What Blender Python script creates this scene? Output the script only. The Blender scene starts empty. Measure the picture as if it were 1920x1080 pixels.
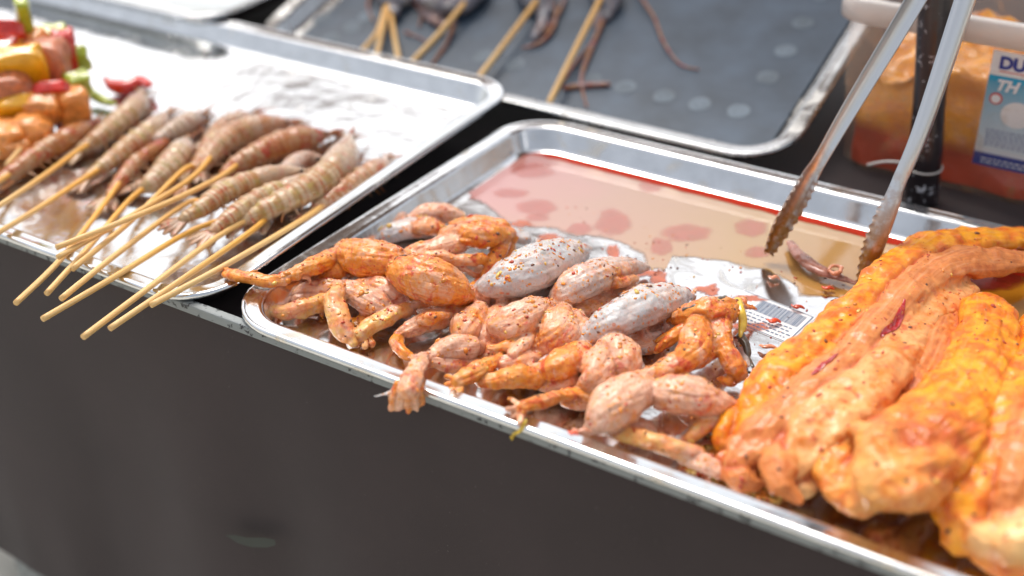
import bpy, bmesh, math, random
from mathutils import Vector, Matrix, Quaternion, noise, kdtree
from mathutils.bvhtree import BVHTree
random.seed(11)
SC = bpy.context.scene
COL = SC.collection
R = math.radians

# ------------------------------------------------------------------ camera
F = 2282.0
PIT, YAW = R(30.5), R(31.6)
CAM = Vector((0.5267, -0.4755, 0.443))
FW = Vector((-math.sin(YAW)*math.cos(PIT), math.cos(YAW)*math.cos(PIT), -math.sin(PIT)))
RT = Vector((math.cos(YAW), math.sin(YAW), 0)); UP = RT.cross(FW)
cd = bpy.data.cameras.new("camera"); cam = bpy.data.objects.new("camera", cd); COL.objects.link(cam)
cam.matrix_world = Matrix.Translation(CAM) @ Matrix((RT, UP, -FW)).transposed().to_4x4()
cd.sensor_width = 36; cd.lens = F/1920*36; cd.clip_start = 0.02; cd.clip_end = 400
cd.dof.use_dof = True; cd.dof.focus_distance = 0.80; cd.dof.aperture_fstop = 2.8
SC.camera = cam

# ------------------------------------------------------------------ light
w = bpy.data.worlds.new("World"); SC.world = w; w.use_nodes = True
wn = w.node_tree.nodes; wl = w.node_tree.links
sky = wn.new("ShaderNodeTexSky"); sky.sky_type = 'NISHITA'; sky.sun_disc = False
SUN_EL, SUN_AZ = R(60), R(-50)      # azimuth measured from +Y towards +X
sky.sun_elevation = SUN_EL; sky.sun_rotation = SUN_AZ
sky.air_density = 1.3; sky.dust_density = 5.0; sky.ozone_density = 1.0
hs = wn.new('ShaderNodeHueSaturation'); hs.inputs['Saturation'].default_value = .35   # thin white overcast
wl.new(sky.outputs[0], hs.inputs['Color']); wl.new(hs.outputs[0], wn["Background"].inputs[0]); wn["Background"].inputs[1].default_value = 0.135
sd = bpy.data.lights.new("sun", 'SUN'); sun = bpy.data.objects.new("sun", sd); COL.objects.link(sun)
sd.energy = 1.5; sd.angle = R(28); sd.color = (1.0, 0.95, 0.88)
sdir = Vector((math.sin(SUN_AZ)*math.cos(SUN_EL), math.cos(SUN_AZ)*math.cos(SUN_EL), math.sin(SUN_EL)))
sun.rotation_euler = sdir.to_track_quat('Z', 'Y').to_euler()
SC.view_settings.view_transform = 'Standard'; SC.view_settings.look = 'None'
SC.view_settings.exposure = 0.62; SC.view_settings.gamma = 1.0

# ------------------------------------------------------------------ helpers
def ray(px, py):
    return FW*F + RT*(px-960) + UP*(540-py)
class Plane:
    "a surface things lie on: at() finds the place on it (lifted h along its normal) of something traced in the photograph"
    def __init__(s, p, tilt): s.p = Vector(p); s.n = Vector((0, -math.sin(tilt), math.cos(tilt)))
    def at(s, px, py, h=0.0):
        d = ray(px, py); t = ((s.p + s.n*h) - CAM).dot(s.n)/d.dot(s.n)
        return CAM + d*t, t
def onY(px, py, Y):
    d = ray(px, py); t = (Y-CAM.y)/d.y
    return CAM + d*t
FRONT = Plane((0, 0, 0.0042), 0)
TABLE = Plane((0, 0, 0), 0)
LT, BT = R(3.0), R(16.7)
LEFT = Plane((0, 0, 0.0042), LT)
BACK = Plane((0, 0.410, 0.010), BT)

def tag(o, label=None, cat=None, group=None, kind=None):
    if label: o['label'] = label
    if cat: o['category'] = cat
    if group: o['group'] = group
    if kind: o['kind'] = kind
    return o
def empty(name, loc, label, cat, group=None):
    o = bpy.data.objects.new(name, None); COL.objects.link(o); o.location = loc; o.empty_display_size = 0.01
    return tag(o, label, cat, group)
def link(name, me, mats, parent=None, smooth=True):
    o = bpy.data.objects.new(name, me); COL.objects.link(o)
    for m in (mats if isinstance(mats, (list, tuple)) else [mats]): me.materials.append(m)
    if smooth: me.polygons.foreach_set('use_smooth', [True]*len(me.polygons))
    if parent:
        o.parent = parent
        o.matrix_parent_inverse = Matrix.Translation(parent.location).inverted() if parent.type == 'EMPTY' else parent.matrix_world.inverted()
    return o
def mesh(verts, faces):
    me = bpy.data.meshes.new("m"); me.from_pydata([tuple(v) for v in verts], [], faces); me.update(); return me
def from_bm(bm):
    me = bpy.data.meshes.new("m"); bm.to_mesh(me); bm.free(); return me
def box_bm(bm, lo, hi, bev=0.0, seg=2):
    r = bmesh.ops.create_cube(bm, size=1)
    vs = r['verts']
    for v in vs: v.co = Vector([lo[i]+(v.co[i]+.5)*(hi[i]-lo[i]) for i in range(3)])
    if bev:
        es = list({e for v in vs for e in v.link_edges})
        bmesh.ops.bevel(bm, geom=es, offset=bev, segments=seg, affect='EDGES', profile=.5)

def catmull(pts, n):
    "pts: list of equal-length tuples; returns n samples per span"
    out = []; P = [pts[0]] + list(pts) + [pts[-1]]
    for i in range(1, len(P)-2):
        a, b, c, d = P[i-1], P[i], P[i+1], P[i+2]
        for k in range(n):
            t = k/n
            out.append([.5*((2*b[j])+(-a[j]+c[j])*t+(2*a[j]-5*b[j]+4*c[j]-d[j])*t*t+(-a[j]+3*b[j]-3*c[j]+d[j])*t**3) for j in range(len(b))])
    out.append(list(pts[-1])); return out
def tube_verts(samples, flat=1.0, seg=16, cap=True, nrm=Vector((0, 0, 1)), squash=None):
    "samples: [x,y,z,r]; returns verts, faces, and frames along it"
    S = [(Vector(s[:3]), max(s[3], 1e-4)) for s in samples]
    T = []
    for i in range(len(S)):
        t = S[min(i+1, len(S)-1)][0]-S[max(i-1, 0)][0]
        T.append(t.normalized() if t.length > 1e-9 else Vector((1, 0, 0)))
    rings = []
    if cap:
        for a in (80, 55, 28): rings.append((S[0][0]-T[0]*S[0][1]*math.sin(R(a)), T[0], S[0][1]*math.cos(R(a))))
    for (p, r), t in zip(S, T): rings.append((p, t, r))
    if cap:
        for a in (28, 55, 80): rings.append((S[-1][0]+T[-1]*S[-1][1]*math.sin(R(a)), T[-1], S[-1][1]*math.cos(R(a))))
    V, Fc, fr = [], [], []; acc = 0; prev = None
    for p, t, r in rings:
        side = t.cross(nrm)
        side = side.normalized() if side.length > .05 else Vector((1, 0, 0)).cross(t).normalized()
        up = side.cross(t).normalized()
        for k in range(seg):
            a = 2*math.pi*k/seg
            V.append(p + side*math.cos(a)*r + up*math.sin(a)*r*flat)
        if prev is not None: acc += (p-prev).length
        prev = p; fr.append((p.copy(), t, side, up, r, acc))
    for i in range(len(rings)-1):
        for k in range(seg):
            a, b = i*seg+k, i*seg+(k+1) % seg
            Fc.append((a, b, b+seg, a+seg))
    Fc.append(tuple(range(seg))[::-1]); n = len(V)
    Fc.append(tuple(range(n-seg, n)))
    return V, Fc, fr
def tube(name, pts, mat, parent=None, flat=1.0, seg=12, n=6, cap=True):
    V, Fc, _ = tube_verts(catmull(pts, n), flat, seg, cap)
    return link(name, mesh(V, Fc), mat, parent)

FAT = 1.10
def flesh(name, chains, mat, parent=None, plane=FRONT, voxel=0.0009, smooth=3, rough=0.0009, fib=0.0005, extra=None, lump=0.0, crease=.0006, groove=.00015, seam=.0009):
    """one continuous body out of tapered limbs. chain = (tint rgb, flat, [(px, py, lift, r_px), ...])
    every vertex remembers its own tint (orange, yellow, grey) and its place along the limb (for the muscle fibres)"""
    V, Fc, fr = [], [], []
    for ci, (tint, flat, pts) in enumerate(chains):
        wp = []
        for (px, py, dh, rp) in pts:
            q, t = plane.at(px, py, 0.004)
            r = rp*t
            r = r  # t is metres per pixel
            r *= FAT; flat_ = flat
            q, t = plane.at(px, py, r*flat+dh)
            rp = rp*FAT
            wp.append((q.x, q.y, q.z, rp*t))
        v, f, frames = tube_verts(catmull(wp, 7), flat, 14, True, plane.n)
        off = len(V); V += v; Fc += [tuple(i+off for i in q) for q in f]
        fr += [(p, t_, s, u, r*1.0, a, tint, ci, flat) for (p, t_, s, u, r, a) in frames]
    me = mesh(V, Fc)
    o = bpy.data.objects.new("tmp", me); COL.objects.link(o)
    m = o.modifiers.new("r", 'REMESH'); m.mode = 'VOXEL'; m.voxel_size = voxel
    if smooth:
        m = o.modifiers.new("s", 'SMOOTH'); m.iterations = smooth; m.factor = .5
    dg = bpy.context.evaluated_depsgraph_get(); dg.update()
    me2 = bpy.data.meshes.new_from_object(o.evaluated_get(dg))
    bpy.data.objects.remove(o)
    kd = kdtree.KDTree(len(fr))
    for i, f in enumerate(fr): kd.insert(f[0], i)
    kd.balance()
    nv = len(me2.vertices); tints = []; fibs = []
    cos = [v.co.copy() for v in me2.vertices]; nrs = [v.normal.copy() for v in me2.vertices]
    base = min(v.z for v in cos)
    for i in range(nv):
        p = cos[i]; best = None; bd = 9; tc = [0, 0, 0]; tw = 0
        per = {}
        for (co, idx, d) in kd.find_n(p, 22):
            f = fr[idx]; dd = d/max(f[4], .002)
            wgt = 1/(dd*dd*dd*dd+.02); tw += wgt
            for k in range(3): tc[k] += f[6][k]*wgt
            if dd < bd: bd = dd; best = f
            if dd < per.get(f[7], 9): per[f[7]] = dd
        ds = sorted(per.values()); sm = math.exp(-((ds[1]-ds[0])/.13)**2) if len(ds) > 1 and ds[0] > .55 else 0.0
        sm *= min(1, max(0, .6+1.6*noise.noise(p*60)))
        tints.append([c/tw for c in tc]+[sm])
        d = p-best[0]; along = best[5]+d.dot(best[1]); a = d.dot(best[2]); b = d.dot(best[3])
        fv = Vector((along*0.22, a, b))+Vector((best[7]*.37, 0, 0)); fibs.append(fv)
        n1 = noise.noise(p*110); n2 = noise.noise(p*320); n3 = noise.noise(Vector((fv.x*60, fv.y*330, fv.z*330)))
        n4 = abs(noise.noise(Vector((fv.x*90+3, fv.y*150, fv.z*150))+p*25))
        disp = rough*(n1*1.6+n2*.55)+fib*(n3-.5*abs(n3))*(1-.7*tints[-1][2])+crease*(min(n4, .22)-.11)*4*(1-.75*tints[-1][2])
        ang = math.atan2(b, a)
        if best[4] > .0075 and groove: disp -= groove*(math.exp(-((ang-1.15+.25*noise.noise(fv*30))/.11)**2)+.8*math.exp(-((ang-2.15+.25*noise.noise(fv*30+Vector((9, 0, 0))))/.09)**2))
        if lump: disp += lump*(noise.noise(p*45)*1.2-abs(noise.noise(p*75+Vector((7, 3, 1)))))
        disp -= sm*seam
        me2.vertices[i].co = p+nrs[i]*disp
    ca = me2.color_attributes.new("tint", 'FLOAT_COLOR', 'POINT')
    ca.data.foreach_set('color', [x for t in tints for x in (t[0], t[1], t[2], t[3])])
    fa = me2.attributes.new("fib", 'FLOAT_VECTOR', 'POINT')
    fa.data.foreach_set('vector', [x for t in fibs for x in t])
    me2.update(); me2.name = name
    me2.materials.clear()
    return link(name, me2, mat, parent)

# ------------------------------------------------------------------ materials
class NT:
    def __init__(s, name):
        s.m = bpy.data.materials.new(name); s.m.use_nodes = True
        s.t = s.m.node_tree; s.p = s.t.nodes["Principled BSDF"]; s.out = s.t.nodes["Material Output"]
    def n(s, typ, **kw):
        nd = s.t.nodes.new(typ)
        for k, v in kw.items():
            if k in nd.inputs.keys():
                s.set(nd.inputs[k], v)
            else: setattr(nd, k, v)
        return nd
    def set(s, inp, v):
        if isinstance(v, bpy.types.NodeSocket): s.t.links.new(v, inp)
        elif isinstance(v, bpy.types.Node): s.t.links.new(v.outputs[0], inp)
        else: inp.default_value = v if not (isinstance(v, tuple) and len(v) == 3 and inp.type == 'RGBA') else (*v, 1)
    def P(s, **kw):
        for k, v in kw.items(): s.set(s.p.inputs[k.replace('_', ' ')], v)
    def co(s): return s.n("ShaderNodeTexCoord").outputs['Object']
    def geo(s): return s.n("ShaderNodeNewGeometry").outputs['Position']
    def noise(s, scale, detail=4, rough=.5, vec=None, dist=0):
        nd = s.n("ShaderNodeTexNoise", Scale=scale, Detail=detail, Roughness=rough, Distortion=dist)
        s.t.links.new(vec if vec is not None else s.geo(), nd.inputs['Vector']); return nd.outputs[0]
    def voro(s, scale, vec=None, feature='F1', rand=1.0):
        nd = s.n("ShaderNodeTexVoronoi", Scale=scale, Randomness=rand); nd.feature = feature
        s.t.links.new(vec if vec is not None else s.geo(), nd.inputs['Vector']); return nd
    def ramp(s, fac, *stops):
        nd = s.n("ShaderNodeValToRGB"); e = nd.color_ramp.elements
        while len(e) < len(stops): e.new(.5)
        for el, (p, c) in zip(e, stops):
            el.position = p; el.color = (*c, 1) if isinstance(c, tuple) else (c, c, c, 1)
        s.t.links.new(fac, nd.inputs[0]); return nd.outputs[0]
    def mr(s, v, a, b, c=0., d=1.):
        nd = s.n("ShaderNodeMapRange"); s.set(nd.inputs[0], v)
        for i, x in enumerate((a, b, c, d)): s.set(nd.inputs[i+1], x)
        return nd.outputs[0]
    def math(s, op, a, b=0., clamp=False):
        nd = s.n("ShaderNodeMath", operation=op); nd.use_clamp = clamp; s.set(nd.inputs[0], a); s.set(nd.inputs[1], b); return nd.outputs[0]
    def mix(s, fac, a, b, blend='MIX'):
        nd = s.n("ShaderNodeMix", data_type='RGBA', blend_type=blend)
        s.set(nd.inputs[0], fac); s.set(nd.inputs[6], a); s.set(nd.inputs[7], b); return nd.outputs[2]
    def bump(s, h, strength=.3, dist=.001, normal=None):
        nd = s.n("ShaderNodeBump", Strength=strength, Distance=dist); s.set(nd.inputs['Height'], h)
        if normal is not None: s.set(nd.inputs['Normal'], normal)
        return nd.outputs[0]
    def attr(s, name, out='Color'):
        nd = s.n("ShaderNodeAttribute"); nd.attribute_name = name; return nd.outputs[out]
    def sep(s, c):
        nd = s.n("ShaderNodeSeparateColor"); s.set(nd.inputs[0], c); return nd.outputs

def simple(name, col, rough=.5, metal=0, bump=0, bscale=200, var=0.0, **kw):
    t = NT(name); n = t.noise(bscale*.4, 3)
    c = t.mix(t.mr(n, .3, .7), tuple(x*(1-var) for x in col), tuple(min(1, x*(1+var)) for x in col)) if var else (*col, 1)
    t.P(Base_Color=c, Roughness=rough, Metallic=metal, **kw)
    if bump: t.P(Normal=t.bump(t.noise(bscale, 3), bump, .001))
    return t.m

def steel_mat(name, wav=.25, stain=None, rough=.16, base=.92):
    t = NT(name)
    g = t.geo(); n1 = t.noise(9, 2, .4, g); n2 = t.noise(45, 3, .5, g); n3 = t.noise(300, 4, .6, g)
    col = t.mix(t.mr(n2, .35, .7), tuple(c*base for c in (.74, .75, .76)), tuple(c*base for c in (.86, .87, .88)))
    smear = t.mr(t.noise(26, 5, .6, g, 1.2), .56, .72)
    col = t.mix(t.math('MULTIPLY', smear, .35), col, stain or (.62, .58, .5))
    t.P(Base_Color=col, Metallic=1.0, Roughness=t.mr(t.math('ADD', t.math('MULTIPLY', n3, .5), smear), .2, 1.3, rough*.7, rough*2.2))
    h = t.math('ADD', t.math('MULTIPLY', n1, 1.0), t.math('MULTIPLY', n2, .18))
    t.P(Normal=t.bump(h, wav, .012))
    return t.m

YK = .42
OK_ = .15
M_D = None
def flesh_mat(name, base_a, base_b, orange, yellow, grey, spots=1.0, sss=.12, rough=.3, red=(.50, .035, .01), bmp=.62, seamk=.6, seamc=(.36, .07, .02), coat=.38, olive=.55):
    t = NT(name); g = t.geo(); fibv = t.attr("fib", 'Vector')
    tint = t.sep(t.attr("tint")); tr, tg, tb = tint[0], tint[1], tint[2]
    nL = t.noise(46, 5, .62, g, .8); nM = t.noise(150, 8, .72, g, .9); nF = t.noise(520, 4, .6, g)
    fm = t.n("ShaderNodeMapping"); t.set(fm.inputs[0], fibv); fm.inputs['Scale'].default_value = (70, 560, 560)
    nfib = t.noise(1.0, 4, .55, fm.outputs[0], .4)
    col = t.mix(t.mr(nfib, .34, .66), base_a, base_b)
    col = t.mix(t.mr(nM, .46, .66), col, tuple(min(1, c*1.16) for c in base_b))
    # grey / white skin
    gf = t.math('MULTIPLY', tb, t.mr(t.math('ADD', nL, t.math('MULTIPLY', tb, .35)), .5, .72), True)
    col = t.mix(gf, col, t.mix(t.mr(nM, .35, .65), t.mix(t.mr(nL, .4, .6), grey, t.mix(.5, grey, base_b)), tuple(min(1, c*1.25) for c in grey)))
    col = t.mix(t.math('MULTIPLY', gf, t.mr(t.noise(70, 6, .7, g, 1.0), .54, .64, 0, olive)), col, (.26, .24, .19))
    # yellow fat in patches
    yf = t.math('MULTIPLY', t.mr(t.math('ADD', t.math('ADD', t.math('MULTIPLY', nM, .6), t.math('MULTIPLY', nL, .4)), t.math('MULTIPLY', tg, YK)), .60, .80), t.math('MINIMUM', tg, 1.0), True)
    col = t.mix(yf, col, t.mix(t.mr(t.noise(90, 4, .6, g), .4, .62), yellow, orange))
    # orange marinade smears, thin here and thick there
    ov = t.math('ADD', t.math('ADD', t.math('MULTIPLY', nL, .6), t.math('MULTIPLY', nM, .55)), t.math('MULTIPLY', tr, OK_))
    o = t.math('MULTIPLY', t.mr(ov, .63, .77), t.math('MULTIPLY', tr, 1.7), True)
    deep = t.mr(t.noise(85, 7, .72, g, 1.5), .47, .60)
    col = t.mix(t.math('MULTIPLY', t.mr(tr, .2, .9), .35), col, (orange[0], orange[1]*1.5, orange[2]*4))
    col = t.mix(t.math('MULTIPLY', o, .9), col, t.mix(deep, (orange[0], orange[1]*1.35, orange[2]*1.2), (orange[0]*.82, orange[1]*.42, orange[2]*.5)))
    # red chilli stains
    rd = t.math('MULTIPLY', t.mr(t.noise(85, 6, .66, g, 1.2), .57, .66), t.mr(tr, .12, .6, .25, 1))
    col = t.mix(t.math('MULTIPLY', rd, .7), col, red)
    sa = t.math('MULTIPLY', t.attr('tint', 'Alpha'), seamk)
    col = t.mix(t.math('MULTIPLY', sa, t.mr(nM, .3, .6, .5, 1.0), True), col, seamc)
    # fibres streaks
    col = t.mix(t.math('MULTIPLY', t.mr(nfib, .56, .70), .15), col, t.mix(tr, (.80, .70, .66), orange))
    # spots of seasoning
    for sc, th, c, am in ((260, .20, (.75, .28, .03), .85), (520, .17, (.62, .22, .04), .7), (150, .16, (.60, .13, .02), .7), (680, .10, (.10, .05, .03), .6)):
        v = t.voro(sc, g); dist = v.outputs[0]
        keep = t.mr(t.noise(sc*.25, 2, .5, g), .46, .56)
        m_ = t.math('MULTIPLY', t.mr(dist, th, th+.08, 1, 0), keep)
        col = t.mix(t.math('MULTIPLY', m_, am*spots), col, c)
    t.P(Base_Color=col, Roughness=t.mr(nM, .3, .7, rough*.6, rough*1.5), Coat_Weight=coat, Coat_Roughness=.08, Specular_IOR_Level=.28)
    t.P(Subsurface_Weight=sss, Subsurface_Radius=(.004, .0015, .0008), Subsurface_Scale=1.0)
    h = t.math('ADD', t.math('MULTIPLY', t.math('MULTIPLY', nfib, t.mr(tb, .3, 1, 1, .15)), .9), t.math('ADD', t.math('MULTIPLY', nM, .7), t.math('MULTIPLY', nF, .35)))
    t.P(Normal=t.bump(h, bmp, .0014))
    return t.m

M = {}
M['steel'] = steel_mat("tray_steel", .10)
M['steel_wavy'] = steel_mat("tray_steel_thin", .22, None, .17, .90)
M['steel_stained'] = steel_mat("tray_steel_stained", .12, (.72, .5, .2))
M['steel_dull'] = steel_mat('tray_steel_dull', .2, None, .25, .60)
M['tongs'] = simple("tongs_steel", (.72, .72, .74), .2, 1.0, .1, 60)
def tongs_tip():
    t = NT("tongs_steel_sauce"); g = t.geo()
    n = t.noise(120, 4, .6, g); 
    sz = t.n('ShaderNodeSeparateXYZ'); t.set(sz.inputs[0], g)
    f = t.math('MULTIPLY', t.mr(t.math('ADD', sz.outputs[2], t.math('MULTIPLY', n, .10)), .085, .135, 1, 0), t.mr(n, .30, .48, .5, 1))
    t.P(Base_Color=t.mix(f, (.70, .70, .71), (.34, .14, .02)), Metallic=t.mr(f, 0, 1, 1, .25), Roughness=.28)
    return t.m
M['tongs_tip'] = tongs_tip()
M['frog'] = flesh_mat("frog_flesh", (.68, .31, .19), (.84, .57, .44), (.80, .19, .008), (.84, .44, .02), (.47, .46, .46), .9, .10, .24)
M['pork'] = flesh_mat("pork_flesh", (.56, .14, .035), (.70, .25, .07), (.74, .14, .008), (.90, .37, .012), (.86, .52, .22), .30, .08, .36, bmp=.22, seamk=.95, seamc=(.46, .05, .010), coat=.16, olive=0.)
M['shrimp'] = flesh_mat("shrimp_shell", (.38, .23, .11), (.60, .44, .27), (.40, .10, .018), (.42, .31, .07), (.54, .46, .42), .3, .1, .26, seamk=0.)
M['squid'] = flesh_mat("squid_flesh", (.20, .12, .11), (.34, .24, .22), (.35, .12, .05), (.4, .2, .06), (.14, .15, .18), .2, .05, .25, seamk=0.)
M['boxmeat'] = flesh_mat("boxed_meat", (.78, .33, .10), (.85, .48, .2), (.86, .32, .02), (.88, .45, .03), (.70, .45, .35), .2, .1, .3, seamk=0.)
def bamboo():
    t = NT("bamboo"); g = t.attr("fib", 'Vector')
    m = t.n("ShaderNodeMapping"); t.set(m.inputs[0], g); m.inputs['Scale'].default_value = (12, 900, 900)
    n = t.noise(1, 3, .5, m.outputs[0])
    tint = t.sep(t.attr("tint"))
    c = t.mix(t.mr(n, .35, .65), (.80, .54, .24), (.66, .38, .13))
    c = t.mix(t.math('MULTIPLY', tint[0], .8), c, (.78, .36, .03))
    t.P(Base_Color=c, Roughness=.45, Normal=t.bump(n, .3, .0005)); return t.m
M['bamboo'] = bamboo()
def painted_edge():
    t = NT("peeling_paint"); g = t.geo(); n = t.noise(150, 5, .7, g)
    f = t.mr(n, .57, .61)
    t.P(Base_Color=t.mix(f, (.24, .26, .26), (.03, .03, .035)), Roughness=.6, Normal=t.bump(f, .4, .0005)); return t.m
M['edge'] = painted_edge()
def cloth():
    t = NT("black_cloth"); g = t.geo()
    n = t.noise(7, 4, .6, g); f = t.noise(1500, 2, .5, g)
    c = t.mix(t.mr(n, .3, .7), (.020, .0105, .0105), (.031, .0175, .0175))
    lint = t.mr(t.noise(420, 2, .5, g), .72, .78)
    c = t.mix(t.math('MULTIPLY', lint, .3), c, (.2, .18, .17))
    t.P(Base_Color=c, Roughness=.85, Sheen_Weight=.15, Normal=t.bump(f, .3, .0006)); return t.m
M['cloth'] = cloth()
M['scuff'] = simple("pale_scuff", (.045, .05, .042), .8)
M['ground'] = simple("pavement", (.50, .48, .42), .85, 0, .4, 40, .25)
M['pad'] = simple("rubber_mat", (.055, .080, .115), .42, 0, .3, 60, .3)
M['pad_ring'] = simple("mat_ring_mark", (.13, .165, .20), .55, 0, .2, 80, .3)
M['added_awning'] = simple("added_awning_fabric", (.16, .10, .08), .8)
M['pole'] = None

# ------------------------------------------------------------------ setting
def grid_sheet(name, x0, x1, y0, y1, z, nx, ny, mat, amp=0):
    V = [(x0+(x1-x0)*i/nx, y0+(y1-y0)*j/ny, z+amp*noise.noise(Vector((i*.7, j*.7, 0)))) for j in range(ny+1) for i in range(nx+1)]
    Fc = [(j*(nx+1)+i, j*(nx+1)+i+1, (j+1)*(nx+1)+i+1, (j+1)*(nx+1)+i) for j in range(ny) for i in range(nx)]
    return link(name, mesh(V, Fc), mat)
tag(grid_sheet("ground", -60, 60, -60, 60, -.75, 60, 60, M['ground'], .01), kind='structure')

# table with skirt and metal edge
tb = empty("market_table", (0, .3, 0), "long market table under a black cloth with a chipped grey metal front edge", "table")
bm = bmesh.new(); box_bm(bm, (-1.3, .013, -.02), (1.3, 1.15, 0), .002)
link("table_top", from_bm(bm), M['cloth'], tb)
bm = bmesh.new(); box_bm(bm, (-1.3, .0045, .0118), (1.3, .0115, .0192), .0012)
link("edge_strip", from_bm(bm), M['edge'], tb, False)
V = []; nx, nz = 420, 30
for j in range(nz+1):
    for i in range(nx+1):
        x = -.345+i/nx*1.65; z = .0116-.3556*j/nz; k = j/nz
        y = .0055+.006*math.sin(x*26+1.5*math.sin(x*9))*k**1.2+.003*noise.noise(Vector((x*18, z*6, 0)))*k
        V.append((x, y, z))
Fc = [(j*(nx+1)+i, (j+1)*(nx+1)+i, (j+1)*(nx+1)+i+1, j*(nx+1)+i+1) for j in range(nz) for i in range(nx)]
sk = link("cloth_skirt", mesh(V, Fc), M['cloth'], tb)
# pale scuff on the skirt
pts = [(422, 1003), (440, 1003), (462, 1008), (495, 1008), (515, 1012), (517, 1022), (500, 1027), (470, 1026), (445, 1018)]
link("scuff_mark", mesh([onY(x, y, -.0050) for x, y in pts], [tuple(range(len(pts)))]), M['scuff'], tb)
for x in (-.34, 1.25):
    for y in (.03, 1.1):
        bm = bmesh.new(); box_bm(bm, (x-.02, y, -.745), (x+.02, y+.04, -.0205), .003); link("table_leg", from_bm(bm), M['edge'], tb)

# brown sheet added out of view, for the steel and sauce to mirror
aw = empty("unseen_awning", (0, .2, 1.45), "brown sheet added out of view to darken the tray reflections", "added_awning")
V = [(-2.0+3.4*i/16, .95+.90*j/10, 1.40+.10*math.sin(math.pi*j/10)+.01*math.sin(i*1.7)) for j in range(11) for i in range(17)]
Fc = [(j*17+i, j*17+i+1, (j+1)*17+i+1, (j+1)*17+i) for j in range(10) for i in range(16)]
link("added_canopy", mesh(V, Fc), M['added_awning'], aw)

# ------------------------------------------------------------------ trays
def rrect(x0, x1, y0, y1, r, n=10):
    pts = []
    for cx, cy, a0 in ((x1-r, y1-r, 0), (x0+r, y1-r, 90), (x0+r, y0+r, 180), (x1-r, y0+r, 270)):
        for k in range(n+1):
            a = R(a0+90*k/n); pts.append((cx+r*math.cos(a), cy+r*math.sin(a)))
    return pts
def tray(loc, W, D, label, group, mats, tilt=0, rad=.045, depth=.022, rim=.013, bead=False):
    t = empty("steel_tray", loc, label, "tray", group); t.rotation_euler = (tilt, 0, 0)
    prof = [(.0012, depth-.0042), (0, depth-.003), (-.0003, depth-.0012), (.0008, depth+.0003), (.0025, depth+.0008), (.0045, depth), (rim-.002, depth-.0004), (rim, depth-.0008), (rim+.002, depth-.003),
            (rim+.0065, .0045), (rim+.009, .0022), (rim+.013, .0012)]
    under = [(rim+.013, .0002), (rim+.0085, .0008), (rim+.0055, .003), (rim+.0012, depth-.0035), (rim-.001, depth-.0016), (.004, depth-.0011), (.0022, depth-.002), (.0022, depth-.0042)]
    V, Fc, fi = [], [], 0
    rings = prof+under
    for o, z in rings:
        rr = max(rad-o, .006); V += [(x, y, z) for x, y in rrect(o, W-o, o, D-o, rr)]
    N = len(rrect(0, 1, 0, 1, .1))
    np_ = len(prof)
    for i in range(len(rings)):
        if i == np_-1: continue
        j = (i+1) % len(rings)
        for k in range(N):
            a, b = i*N+k, i*N+(k+1) % N
            Fc.append((a, b, j*N+(k+1) % N, j*N+k))
    Fc.append(tuple((np_-1)*N+k for k in range(N)))
    Fc.append(tuple(np_*N+k for k in range(N))[::-1])
    me = mesh(V, Fc)
    o = bpy.data.objects.new("tray_body", me); COL.objects.link(o); o.parent = t
    for m in mats: me.materials.append(m)
    me.polygons.foreach_set('use_smooth', [True]*(len(Fc)))
    for p in me.polygons:
        if len(p.vertices) > 4: p.material_index = len(mats)-1
    return t
TG = "stainless steel trays on the market table"
ft = tray((0, 0, .002), .86, .401, "stainless tray with raised rim in front, holding the skinned frogs, red sauce and marinated pork", TG, [M['steel_stained'], M['steel']], rad=.05)
lt = tray((-.80, 0, .002), .792, .412, "stainless tray on the left, holding the shrimp skewers and pepper kebabs", TG, [M['steel'], M['steel_wavy']], tilt=LT, rad=.042)
# propped-up tray behind
bl = BACK.at(485, 50, .02)[0].x; br = BACK.at(1567, 150, .02)[0].x
bt = tray((bl, .410, .0075), br-bl, .42, "propped-up stainless tray behind, lined with a dark ringed mat under squid skewers", TG, [M['steel_dull'], M['steel_dull']], tilt=BT, rad=.05)
q = Plane((0, 0, .052), 0).at(440, 22, 0)[0]
q2 = Plane((0, 0, .052), 0).at(335, 32, 0)[0]
tray((q.x-.62, q2.y+.004, .030), .62, .35, "pale stainless tray in the far upper left corner, mostly out of view", TG, [M['steel'], M['steel_wavy']], tilt=R(2), rad=.05)

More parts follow.
